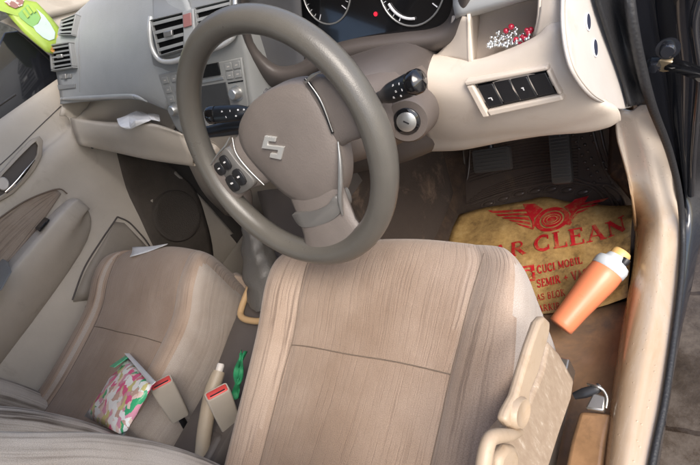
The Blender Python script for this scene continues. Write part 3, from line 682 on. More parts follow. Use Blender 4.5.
# centre stack
ST = [((150, -30, .96), (246, -35, .96)), ((152, 0, .925), (245, -10, .92)), ((152, 20, .885), (243, 14, .885)), ((149, 40, .86), (245, 38, .86)), ((154, 70, .84), (250, 70, .84)), ((165, 104, .815), (255, 103, .815)), ((176, 128, .795), (260, 126, .795)), ((190, 140, .79), (262, 142, .79))]
rows = []
for a, b in ST:
    A = at(a[0], a[1], 'y', a[2]); B = at(b[0], b[1], 'y', b[2])
    rows.append([A + V((-.012, .05, 0)), A + V((-.002, .006, 0)), A.lerp(B, .08) + V((0, -.004, 0)), A.lerp(B, .5) + V((0, -.008, 0)), A.lerp(B, .92) + V((0, -.004, 0)), B + V((.002, .006, 0)), B + V((.012, .07, 0))])
stack = grid('centre_stack', rows, M['grey2'], dash, nu=4, nv=5, thick=.004)
# twin vents in a silver U-shaped surround
vq = hq(stack, (158, 22), (191, 14), (190, 49), (166, 56))
vL = vent_mesh('centre_vent', vq, 4, dash, M['grey'], M['grey2'], pad_=.03, lift=.009, dh=.009)
vq2 = hq(stack, (202, 11), (236, 3), (234, 34), (206, 44))
vR = vent_mesh('centre_vent', vq2, 4, dash, M['grey'], M['grey2'], pad_=.03, lift=.009, dh=.009)
tube('vent_surround', [hit(stack, *p, .012)[0] for p in [(156, 20), (155, 32), (157, 47), (164, 58), (176, 60), (192, 55), (212, 49), (228, 43), (238, 34), (240, 15), (240, -3)]], .0055, plastic('pale_silver', (.66, .67, .66), .3, grain=0, metal=.4), dash, n=10, flat=1.0)
cq = hq(stack, (190, 14), (201, 11), (203, 44), (192, 48))
cp = build('centre_bar', cq.bar(0, 0, 1, 1, -.003, .021), M['grey'], dash, bevel=.002)
build('hazard_switch', cq.bar(.15, .12, .85, .50, .021, .024), plastic('hazard_button', (.35, .16, .15), .4, grain=0), cp, bevel=.001)
# radio: wide faceplate, slot, display, buttons, knobs
rq = hq(stack, (160, 74), (243, 57), (250, 106), (174, 116))
rad = build('radio', rq.bar(0, 0, 1, 1, 0, .006), M['grey2'], dash, bevel=.002)
build('display', rq.bar(.33, .0, .76, .26, .006, .009), M['blackgloss'], rad, bevel=.001)
build('disc_slot', rq.bar(.33, .30, .78, .36, .006, .008), M['silver'], rad, bevel=.0005)
build('screen', rq.bar(.33, .42, .80, .98, .006, .008), plastic('radio_screen', (.05, .052, .055), .15, grain=0), rad, bevel=.001)
for (u, v) in [(.04, .08), (.16, .08), (.04, .3), (.16, .3), (.04, .52), (.16, .52), (.82, .05), (.91, .05), (.82, .23), (.91, .23)]:
    bt = build('radio_button', rq.bar(u, v, u + .075, v + .15, .006, .0080), M['grey2'], rad, bevel=.001)
    build('button_mark', rq.bar(u + .025, v + .065, u + .05, v + .082, .0080, .0083), M['cap'], rad, bevel=0)
for (u, v, r) in [(.905, .68, .011), (.10, .84, .011)]:
    lathe('radio_knob', [(0, .016), (r * .8, .016), (r, .013), (r * 1.05, 0), (r * 1.35, 0), (r * 1.35, -.004)], frame_of(rq(u, v, .007), rq.n), M['silver'], rad, n=28)
bl = rq.bar(.82, .44, .99, .465, .006, .007); build('slot_line', bl, M['blackgloss'], rad)
# lower stack: dark strip with hazard symbol, beige heater panel with rotary knobs
low = grid('heater_panel', [
    [at(178, 128, 'y', .80), at(215, 124, 'y', .79), at(262, 116, 'y', .80)],
    [at(182, 146, 'y', .79), at(220, 142, 'y', .775), at(268, 136, 'y', .79)],
    [at(190, 168, 'y', .80), at(228, 172, 'y', .785), at(276, 172, 'y', .79)],
    [at(205, 195, 'y', .86), at(240, 205, 'y', .85), at(290, 205, 'y', .86)],
    [at(225, 215, 'y', .95), at(262, 225, 'y', .95), at(300, 225, 'y', .95)]], M['beige_dim'], dash, nu=5, nv=5, thick=.004)
lq = hq(low, (200, 128), (240, 124), (240, 134), (204, 138)); build('switch_strip', lq.bar(0, 0, 1, 1, 0, .006), M['black'], dash, bevel=.001)
for p in [(214, 149), (240, 146)]:
    P, n = hit(low, *p)
    lathe('heater_knob', [(0, .014), (.014, .014), (.017, .010), (.019, .0), (.024, .0), (.024, -.002)], frame_of(P, n), M['beige_dim'], dash, n=30)
# greyish panel between stack and hood
grid('hood_side', [
    [V((.14, .96, .90)), V((.20, .96, .90)), V((.26, .95, .88))],
    [at(243, 20, 'y', .89), V((.20, .92, .82)), V((.27, .92, .81))],
    [at(250, 62, 'y', .86), at(272, 82, 'y', .875), at(305, 82, 'y', .875)],
    [at(256, 103, 'y', .83), at(280, 96, 'y', .84), at(310, 88, 'y', .83)],
    [at(262, 135, 'y', .82), at(290, 135, 'y', .83), at(320, 130, 'y', .82)],
    [at(280, 190, 'y', .83), at(310, 190, 'y', .83), at(330, 180, 'y', .82)]], plastic('blue_grey_plastic', (.085, .085, .09), .45, grain=1), dash, nu=4, nv=5, thick=.004)
# gauge cluster
gc = at(360, -8, 'y', .93)
cn = V((0, -.93, .36)).normalized()
cf = frame_of(at(368, -6, 'y', .93), cn, (1, 0, 0))
def cl_pt(px, off=0):
    r = ray(*px); o = cf.translation; t = (o - CP).dot(cn) / r.dot(cn); return CP + r * t + cn * off
pts = [cl_pt(p) for p in [(236, 30), (236, -60), (330, -90), (450, -90), (466, -30), (458, 22), (440, 34), (400, 42), (340, 50), (300, 76), (262, 74)]]
clus = plate('gauge_cluster', pts, cn * -.02, M['blackgloss'], dash, bevel=.002)
def gauge(px, r, a0, a1):
    o = cl_pt(px, .0015); X = V((1, 0, 0)); Y = cn.cross(X)
    pr = lambda a, q, h=0: o + X * (q * math.cos(math.radians(a))) + Y * (q * math.sin(math.radians(a))) + cn * h
    g = build('gauge_ring', tubebm([pr(a, r) for a in range(0, 360, 8)], .0016, n=8, closed=True), M['silver'], clus)
    bm = bmesh.new()
    n = 20
    for i in range(n + 1):
        a = a0 + (a1 - a0) * i / n; L = .010 if i % 4 == 0 else .005
        w = .9 if i % 4 == 0 else .5
        platebm([pr(a - w, r - .003), pr(a + w, r - .003), pr(a + w, r - .003 - L), pr(a - w, r - .003 - L)], cn * .0006, bm)
    build('gauge_ticks', bm, M['gaugewhite'], clus)
    return g, pr
g1, p1 = gauge((326, -8), .052, -50, 230)
g2, p2 = gauge((411, -14), .058, -50, 230)
bm = bmesh.new()
tubebm([p2(a, .047, .001) for a in range(195, 262, 6)], .0022, n=6, bm=bm)
build('dial_arc', bm, M['gaugewhite'], clus)
build('warning_lamp', lathebm([(0, .001), (.0035, .001), (.0035, 0)], frame_of(cl_pt((376, 14), .001), cn), 14), M['redlamp'], clus)
# hood: dark lip sweeping round the cluster, and the lower apron
def H(px, y): return at(px[0], px[1], 'y', y)
inn = [(246, -50), (250, 5), (256, 38), (275, 61), (296, 61), (316, 49), (352, 38), (400, 31), (430, 27), (445, 19), (452, 3), (455, -20), (456, -50)]
mid = [(240, -50), (243, 8), (250, 48), (272, 74), (298, 74), (322, 61), (356, 49), (406, 43), (437, 39), (453, 31), (461, 12), (465, -15), (466, -50)]
ou = [(236, -50), (238, 10), (246, 58), (268, 88), (300, 88), (326, 76), (360, 66), (412, 56), (444, 51), (462, 42), (470, 17), (474, -10), (475, -50)]
hood = grid('cluster_hood', [[H(p, .955) for p in inn], [H(p, .925) for p in inn], [H((a[0] * .6 + b[0] * .4, a[1] * .6 + b[1] * .4), .872) for a, b in zip(inn, mid)], [H(p, .856) for p in mid], [H((a[0] * .4 + b[0] * .6, a[1] * .4 + b[1] * .6), .858) for a, b in zip(mid, ou)], [H(p, .875) for p in ou], [H((p[0], p[1] + 4), .93) for p in ou]], M['taupe_dark'], dash, nu=4, nv=4, thick=.004)
# driver's side: lower beige panel
panel = grid('lower_panel', [
    [at(398, 60, 'y', .875), at(432, 56, 'y', .865), at(470, 62, 'y', .832), at(505, 53, 'y', .826), at(536, 39, 'y', .822), at(550, 26, 'y', .822), at(562, 22, 'y', .825)],
    [at(398, 64, 'y', .85), at(430, 64, 'y', .845), at(472, 68, 'y', .818), at(508, 58, 'y', .812), at(540, 43, 'y', .810), at(555, 33, 'y', .812), at(566, 34, 'y', .818)],
    [at(400, 80, 'y', .83), at(432, 78, 'y', .820), at(475, 80, 'y', .805), at(512, 70, 'y', .80), at(545, 58, 'y', .80), at(562, 54, 'y', .803), at(571, 58, 'y', .815)],
    [at(410, 100, 'y', .82), at(440, 98, 'y', .805), at(482, 98, 'y', .795), at(520, 90, 'y', .79), at(558, 82, 'y', .79), at(576, 80, 'y', .795), at(584, 84, 'y', .81)],
    [at(420, 120, 'y', .83), at(450, 122, 'y', .812), at(492, 118, 'y', .80), at(532, 112, 'y', .795), at(574, 104, 'y', .795), at(595, 100, 'y', .80), at(603, 101, 'y', .815)],
    [at(428, 136, 'y', .85), at(458, 138, 'y', .83), at(500, 132, 'y', .815), at(540, 128, 'y', .812), at(582, 120, 'y', .81), at(606, 112, 'y', .812), at(616, 109, 'y', .828)],
    [at(430, 148, 'y', .88), at(462, 146, 'y', .86), at(503, 138, 'y', .845), at(542, 131, 'y', .840), at(582, 129, 'y', .835), at(606, 125, 'y', .838), at(619, 118, 'y', .848)],
    [V((.40, .97, .49)), V((.46, .96, .485)), V((.54, .95, .48)), V((.60, .94, .478)), V((.65, .92, .478)), V((.685, .90, .48)), V((.70, .89, .482))],
    [V((.40, 1.2, .52)), V((.46, 1.2, .52)), V((.54, 1.2, .51)), V((.60, 1.2, .51)), V((.65, 1.2, .51)), V((.68, 1.2, .51)), V((.69, 1.2, .51))]], M['beige'], dash, nu=6, nv=6, thick=.004)
# strip left of the open pocket, and right of it
grid('pocket_cheek', [
    [at(452, 16, 'y', .866), at(461, 16, 'y', .856), at(469, 18, 'y', .85)],
    [at(446, 44, 'y', .862), at(458, 40, 'y', .850), at(470, 36, 'y', .842)],
    [at(430, 60, 'y', .860), at(452, 60, 'y', .845), at(472, 66, 'y', .822)]], M['beige'], dash, nu=4, nv=4, thick=.004)
grid('pocket_cheek', [
    [at(541, -40, 'y', .86), at(552, -42, 'y', .858), at(564, -44, 'y', .86)],
    [at(540, -10, 'y', .845), at(552, -12, 'y', .84), at(563, -12, 'y', .845)],
    [at(539, 15, 'y', .828), at(551, 10, 'y', .826), at(563, 8, 'y', .83)],
    [at(534, 39, 'y', .822), at(549, 29, 'y', .818), at(564, 28, 'y', .821)]], M['beige'], dash, nu=4, nv=4, thick=.004)
# pocket interior
pocket = grid('open_pocket', [
    [V((.51, .90, .76)), V((.60, .895, .745)), V((.70, .89, .73))],
    [V((.515, .925, .70)), V((.60, .92, .69)), V((.70, .92, .68))],
    [V((.515, .925, .655)), V((.60, .92, .642)), V((.70, .92, .63))],
    [at(472, 60, 'y', .87), at(505, 50, 'y', .87), at(548, 34, 'y', .86)],
    [at(470, 63, 'y', .833), at(505, 54.5, 'y', .828), at(540, 39, 'y', .825)]], plastic('pocket_plastic', (.50, .43, .37), .5), dash, nu=5, nv=5, thick=.003)
grid('pocket_wall', [[at(470, 14, 'y', .85), at(480, 12, 'y', .92)], [at(470, 40, 'y', .842), at(480, 36, 'y', .92)], [at(471, 66, 'y', .824), at(484, 60, 'y', .925)]], M['beige'], dash, nu=3, nv=3, thick=.004)
grid('pocket_wall', [[at(541, -20, 'y', .85), V((.685, .92, .74))], [at(540, 15, 'y', .828), V((.685, .92, .67))], [at(535, 39, 'y', .824), V((.69, .92, .62))]], M['beige'], dash, nu=3, nv=3, thick=.004)
# satin strip above the pocket + upper pad edge
grid('trim_strip', [
    [at(453, -2, 'y', .875), at(500, -16, 'y', .868), at(556, -32, 'y', .862)],
    [at(453, 6, 'y', .862), at(500, -8, 'y', .855), at(556, -24, 'y', .85)],
    [at(455, 16, 'y', .854), at(500, 3, 'y', .846), at(552, -13, 'y', .842)],
    [at(457, 21, 'y', .864), at(500, 9, 'y', .856), at(549, -6, 'y', .85)]], plastic('satin_grey_trim', (.42, .43, .43), .35, grain=0, metal=.2), dash, nu=5, nv=4, thick=.004)
grid('upper_pad_edge', [
    [V((.44, 1.45, .93)), V((.56, 1.45, .93)), V((.70, 1.45, .93))],
    [V((.44, 1.05, .92)), V((.56, 1.05, .915)), V((.71, 1.05, .90))],
    [at(462, -45, 'y', .90), at(510, -62, 'y', .89), at(560, -80, 'y', .88)],
    [at(453, -3, 'y', .878), at(500, -17, 'y', .870), at(556, -33, 'y', .865)]], M['grey'], dash, nu=5, nv=4, thick=.004)
grid('upper_pad_edge', [
    [V((.0, 1.5, .93)), V((.25, 1.5, .94)), V((.45, 1.5, .93))],
    [V((.0, 1.15, .965)), V((.25, 1.15, .98)), V((.45, 1.1, .93))],
    [V((.10, .965, .935)), V((.28, .90, .95)), V((.46, .90, .80))]], M['grey'], dash, nu=5, nv=4, thick=.004)
# side cap with two oval plugs
capm = grid('end_cap', [
    [at(563, -60, 'x', .700), at(575, -60, 'x', .704), at(588, -60, 'x', .706)],
    [at(563, -10, 'x', .695), at(580, -8, 'x', .704), at(597, -5, 'x', .708)],
    [at(563.5, 25, 'x', .696), at(588, 28, 'x', .705), at(607, 25, 'x', .709)],
    [at(568, 55, 'x', .700), at(594, 60, 'x', .707), at(617, 60, 'x', .711)],
    [at(576, 76, 'x', .704), at(600, 84, 'x', .709), at(625, 84, 'x', .713)],
    [at(592, 96, 'x', .709), at(611, 101, 'x', .712), at(631, 100, 'x', .715)],
    [at(612, 107, 'x', .712), at(622, 109, 'x', .714), at(632, 107, 'x', .715)]], M['cap'], dash, nu=5, nv=5, thick=.004)
tube('cap_seam', [hit(capm, *p, .0004)[0] for p in [(565, -4), (565, 25), (569, 54), (577, 75), (592, 94), (606, 103)]], .0007, M['beige_dim'], dash, n=6)
for px, py in ((587.5, 22), (594.5, 48)):
    P, n = hit(capm, px, py)
    a = hit(capm, px, py - 9)[0]; b = hit(capm, px + 4, py)[0]
    fr = frame_of(P, n, (a - P))
    pl = lathe('hole_plug', [(0, .0015), (.0, .002), ((a - P).length * .86, .002), ((a - P).length * .9, .0)], fr, plastic('navy_plug', (.03, .035, .06), .5, grain=0), dash, n=30, sy=.62)
    build('plug_rim', tubebm([fr @ V((math.cos(t) * (a - P).length * .95, math.sin(t) * (a - P).length * .62, .0008)) for t in [2 * math.pi * k / 30 for k in range(30)]], .001, n=6, closed=True), M['white'], pl)
# switch pack: recessed surround and four rockers
sq = hq(panel, (479, 83), (548, 69), (558, 89), (490, 104))
sq.P = [p + sq.n * .0085 for p in sq.P]
bm = sq.bar(-.14, -.30, 1.06, -.10, -.02, .0035); sq.bar(-.02, 1.12, 1.06, 1.40, -.02, .004, bm)
sq.bar(-.14, -.10, -.03, 1.40, -.02, .0035, bm); sq.bar(1.02, -.10, 1.07, 1.12, -.02, .0035, bm)
sur = build('switch_surround', bm, M['beige'], dash, bevel=.003, seg=3)
sw = build('switch_bank', sq.bar(-.04, -.12, 1.03, 1.14, -.02, -.003), M['blackgloss'], dash, bevel=.001)
for i in range(4):
    s_ = build('switch', sq.bar(i * .25 + .008, .02, i * .25 + .242, 1.02, -.003, .001 - .001 * (i % 2)), M['black'], sw, bevel=.0012)
    if i == 0: build('switch_symbol', sq.bar(.08, .60, .125, .64, .0008, .0014, sq.bar(.12, .61, .135, .74, .0008, .00145)), M['white'], sw)
    if i == 2: build('switch_symbol', sq.bar(.60, .46, .635, .50, .0008, .0014, sq.bar(.615, .45, .63, .60, .0008, .00145)), M['white'], sw)
# underside behind the column
grid('knee_panel', [
    [V((.13, .85, .60)), V((.30, .84, .58)), V((.48, .86, .56))],
    [V((.13, .84, .50)), V((.30, .83, .48)), V((.48, .86, .49))],
    [V((.13, .90, .40)), V((.30, .90, .42)), V((.48, .93, .46))],
    [V((.13, 1.0, .36)), V((.30, 1.05, .40)), V((.48, 1.15, .46))]], M['taupe'], dash, nu=5, nv=5, thick=.004)

# ================================================================== STEERING COLUMN
colm = thing('steering_column', 'dark taupe steering column shroud with ignition lock and two black control stalks', 'steering column', (.36, .78, .6))
tau = .3026
WC = V((.36, .60, .70))
wv_ = V((0, math.sin(tau), math.cos(tau))); wn = V((0, -math.cos(tau), math.sin(tau)))
ax_ = -wn
def csec(t, hw, up_, dn, cx_=.36, n=6):
    c = WC + ax_ * t; c.x = cx_
    out = []
    for i in range(28):
        a = 2 * math.pi * i / 28; ca, sa = math.cos(a), math.sin(a)
        e = .62
        x = hw * math.copysign(abs(ca) ** e, ca); y = (up_ if sa > 0 else dn) * math.copysign(abs(sa) ** e, sa)
        out.append(c + V((1, 0, 0)) * x + wv_ * y)
    return out
low_shroud = build('column_shroud', loftbm([csec(.045, .055, .03, .05), csec(.06, .074, .045, .062), csec(.10, .094, .05, .072), csec(.135, .108, .050, .080), csec(.20, .118, .05, .088), csec(.26, .124, .05, .092), csec(.36, .13, .05, .09)]), M['taupe'], colm)
top_shroud = build('upper_shroud', loftbm([csec(.10, .060, .050, .0), csec(.135, .095, .058, .0), csec(.18, .114, .062, .0), csec(.24, .122, .064, .0), csec(.34, .125, .062, .0)]), M['taupe_dark'], colm)
# ignition lock
P, n = at(407, 121, 'y', .724), V((.30, -.93, .25)).normalized()
fr = frame_of(P, n)
lathe('lock_boss', [(0, .002), (.030, .002), (.034, -.004), (.040, -.045)], fr, M['taupe'], colm, n=36)
lk = lathe('ignition_lock', [(.0, .0045), (.0185, .0045), (.020, .003), (.020, .0)], fr, M['blackgloss'], colm, n=36)
lathe('lock_face', [(0, .0062), (.013, .0062), (.0145, .005), (.0145, .004)], fr, M['silver'], lk, n=32)
build('key_slot', boxbm(fr @ V((0, 0, .0064)), (.0022, .009, .001), fr.to_3x3()), M['black'], lk)
# stalks
def stalk(A, Bp, r0, r1, tip, marks, name='control_stalk'):
    A, Bp = V(A), V(Bp); d = (Bp - A).normalized()
    s = tube(name, [A, A.lerp(Bp, .25), A.lerp(Bp, .45), A.lerp(Bp, .8), Bp], [r0 * .7, r0 * .8, r1 * .9, r1, r1 * .96], M['stalk'], colm, n=20, flat=.78)
    if tip: lathe('stalk_knob', [(0, .012), (r1 * .86, .008), (r1 * 1.0, .005), (r1 * 1.04, -.004), (r1 * .98, -.008)], frame_of(Bp, d), M['blackgloss'], s, n=28, sy=.95)
    return s
sR = stalk(at(372, 101, 'y', .715), at(416, 82, 'y', .700), .011, .0155, True, None)
sL = stalk(at(262, 111, 'y', .715), at(212, 115, 'y', .690), .011, .0150, True, None)
lowst = tube('lower_stalk', [at(262, 124, 'y', .74), at(235, 125, 'y', .73), at(206, 131, 'y', .72)], [.008, .011, .009], M['stalk'], colm, n=14, flat=.7)
def marks_on(o, pts, s=.003, mat='white'):
    bm = bmesh.new()
    for i, (x, y) in enumerate(pts):
        try: P, n = hit(o, x, y)
        except RuntimeError: continue
        fr = frame_of(P, n, (1, .2, 0)); k = i % 3
        if k == 0: boxbm(P + n * .0001, (s, s * .3, .0005), fr.to_3x3(), bm); boxbm(P + n * .0001 + fr.to_3x3() @ V((0, s * .5, 0)), (s * .7, s * .3, .0005), fr.to_3x3(), bm)
        elif k == 1: boxbm(P + n * .0001, (s * .35, s, .0005), fr.to_3x3(), bm)
        else: lathebm([(0, .0003), (s * .5, .0003), (s * .5, 0)], fr, 12, bm)
    return build('stalk_symbol', bm, M[mat], o, smooth=False)
marks_on(sR, [(393, 86), (399, 84), (404, 83), (396, 92), (402, 90), (401, 96), (394, 98)])
marks_on(sL, [(222, 112), (230, 111), (238, 110), (244, 110), (226, 117), (236, 116)])

# ================================================================== STEERING WHEEL
WM = Matrix((V((1, 0, 0)), wv_, wn)).transposed().to_4x4(); WM.translation = WC
WM = WM @ Matrix.Rotation(math.radians(11), 4, 'Z')
wheel = thing('steering_wheel', 'glossy taupe three spoke steering wheel with a silver emblem on its airbag cover', 'steering wheel', mat=WM)
R0, r0 = .1695, .0172
ringp = [V((R0 * math.cos(t), R0 * math.sin(t), 0)) for t in [2 * math.pi * k / 96 for k in range(96)]]
bm = bmesh.new(); rings = []
for k in range(96):
    t = 2 * math.pi * k / 96; rad = V((math.cos(t), math.sin(t), 0))
    deg = math.degrees(t) % 360
    # rim swells at the thumb rests and towards the lower spoke
    sw_ = 1 + .10 * math.exp(-((deg - 205) / 14) ** 2) + .10 * math.exp(-((deg - 345) / 16) ** 2) + .08 * math.exp(-((deg - 270) / 22) ** 2)
    rings.append([bm.verts.new(rad * (R0 + r0 * sw_ * math.cos(a)) + V((0, 0, r0 * 1.08 * math.sin(a)))) for a in [2 * math.pi * j / 22 for j in range(22)]])
for k in range(96):
    A, B = rings[k], rings[(k + 1) % 96]
    for j in range(22): bm.faces.new((A[j], A[(j + 1) % 22], B[(j + 1) % 22], B[j]))
build('wheel_rim', bm, M['wheel'], wheel, local=True, auto=False)
def wshape(pts, z0, z1, name, mat, bev=.004, parent=wheel, n=4, dome=0):
    """closed outline in wheel coordinates (smoothed), from z0 to z1"""
    P = [V((x, y, 0)) for x, y in pts]
    Q = []
    m = len(P)
    for i in range(m):
        a, b, c, d = P[i - 1], P[i], P[(i + 1) % m], P[(i + 2) % m]
        for k in range(n):
            t = k / n; Q.append(.5 * ((2 * b) + (c - a) * t + (2 * a - 5 * b + 4 * c - d) * t * t + (3 * b - a - 3 * c + d) * t ** 3))
    bm = bmesh.new(); c = sum(Q, V((0, 0, 0))) / len(Q)
    levels = [(1, z0), (1, z1 - bev), (.985, z1 - bev * .3), (.96, z1)]
    if dome: levels += [(.8, z1 + dome * .45), (.55, z1 + dome * .8), (.3, z1 + dome * .95), (.06, z1 + dome)]
    rings = [[c + (q - c) * s + V((0, 0, z)) for q in Q] for s, z in levels]
    loftbm(rings, bm)
    return build(name, bm, mat, parent, local=True)
# base of the spokes (one moulding), recessed behind the rim plane
spoke_bm = bmesh.new()
def spoke(sec):
    """sections: (centre x,y, half width vector, z, thickness)"""
    rings = []
    for (x, y), (hx, hy), z, th in sec:
        c = V((x, y, z)); h = V((hx, hy, 0)); r = []
        for i in range(16):
            a = 2 * math.pi * i / 16; ca, sa = math.cos(a), math.sin(a)
            r.append(c + h * math.copysign(abs(ca) ** .6, ca) + V((0, 0, th * math.copysign(abs(sa) ** .8, sa))))
        rings.append(r)
    loftbm(rings, spoke_bm)
spoke([((-.168, -.012), (.004, .044), 0, .010), ((-.150, -.004), (.002, .037), -.003, .010), ((-.115, .002), (0, .036), -.008, .011), ((-.06, .004), (0, .044), -.018, .013)])
spoke([((.168, -.004), (-.004, .046), 0, .010), ((.150, .004), (-.002, .040), -.004, .010), ((.115, .012), (0, .046), -.012, .011), ((.06, .012), (0, .050), -.022, .013)])
spoke([((0, -.168), (.085, 0), 0, .011), ((0, -.152), (.066, 0), -.001, .011), ((.004, -.130), (.056, 0), -.003, .011), ((.008, -.10), (.054, 0), -.007, .012), ((.01, -.05), (.055, 0), -.018, .013)])
build('spokes', spoke_bm, M['hub'], wheel, local=True)
wshape([(-.07, .05), (0, .06), (.07, .05), (.07, -.05), (0, -.08), (-.07, -.05)], -.055, -.018, 'hub_base', M['taupe_dark'])
hubo = wshape([(x * 1.04 + .016, y * 1.04 - .010) for x, y in [(-.090, .030), (-.074, .060), (-.035, .076), (0, .080), (.040, .077), (.076, .064), (.090, .034), (.083, -.010), (.064, -.052), (.034, -.080), (0, -.088), (-.034, -.080), (-.062, -.052), (-.080, -.010)]], -.030, -.004, 'airbag_cover', M['hub'], bev=.010, dome=.012)
# emblem: a slanted S of two hooked bars with bevelled edges
S = [(-.55, .95), (.55, .46), (.55, .30), (.12, .26), (-.55, .60)]
em = [[(0, 1), (.84, .44), (.50, .22), (0, .54), (-.28, .36), (1.0, -.42), (0, -1.04), (-.84, -.44), (-.50, -.22), (0, -.54), (.28, -.36), (-1.0, .42)]]
bm = bmesh.new()
sc_ = .0205
P3 = [V((x * sc_ * 1.02, y * sc_ * .92, 0)) for x, y in em[0]]
up3 = [p + V((0, 0, .004)) for p in P3]
rot = Matrix.Rotation(math.radians(4), 4, 'Z')
eo = V((.004, .006, .0066))
platebm([rot @ p + eo for p in P3], (0, 0, .0042), bm)
build('emblem', bm, plastic('emblem_silver', (.62, .62, .60), .25, grain=0, metal=.45), hubo, local=True, smooth=False, bevel=.0010)
# dished lower and side covers, silver beads
def wtube(name, pts, r, mat, flat=1.0, parent=wheel): return build(name, tubebm([V(p) for p in pts], r, n=8, flat=flat), mat, parent, local=True)
wshape([(-.040, -.092), (-.020, -.094), (.008, -.098), (.038, -.096), (.057, -.088), (.060, -.096), (.052, -.112), (.030, -.119), (.004, -.121), (-.024, -.119), (-.042, -.112), (-.044, -.096)], -.02, .0075, 'lower_spoke_cover', M['spokecover'], bev=.004)
wtube('silver_bead', [(.104, -.026, -.002), (.094, -.050, .003), (.078, -.076, .006), (.064, -.096, .008), (.053, -.116, .007)], [.0012, .0030, .0040, .0034, .0015], M['silver'])
wtube('silver_bead', [(-.080, .046, -.004), (-.083, .024, .003), (-.079, -.004, .003), (-.066, -.036, .003)], [.0008, .0013, .0015, .0008], M['silver'])
wtube('dark_gap', [(.108, .058, -.002), (.112, .028, -.002), (.103, -.014, -.002)], [.0022, .0026, .002], M['blackgloss'])
wtube('silver_bead', [(.111, .054, .0), (.115, .026, .001), (.107, -.012, .001)], [.0008, .0012, .0008], M['silver'])
wtube('silver_bead', [(-.152, .028, .007), (-.125, .036, .004), (-.100, .041, .001), (-.084, .048, -.003)], [.0008, .0014, .0016, .001], M['silver'])
wtube('silver_bead', [(.108, .054, .000), (.124, .056, .003), (.145, .054, .006)], [.0016, .0022, .0008], M['silver'])
bp_ = wshape([(-.149, .024), (-.120, .033), (-.096, .037), (-.090, .010), (-.080, -.022), (-.098, -.032), (-.138, -.030), (-.148, -.005)], -.012, .0055, 'button_pod', M['spokecover'], bev=.002)
for x, y, w, h in [(-.136, .016, .018, .017), (-.114, .020, .017, .019), (-.128, -.013, .021, .022), (-.104, -.009, .019, .022)]:
    bt = wshape([(x - w / 2, y - h / 2), (x - w / 2, y + h / 2), (x + w / 2, y + h / 2), (x + w / 2, y - h / 2)], .002, .0080, 'wheel_button', M['black'], bev=.001, parent=bp_, n=3)
    build('button_mark', boxbm((x, y + .001, .0081), (w * .32, h * .12, .0005), None), M['white'], bp_, local=True)

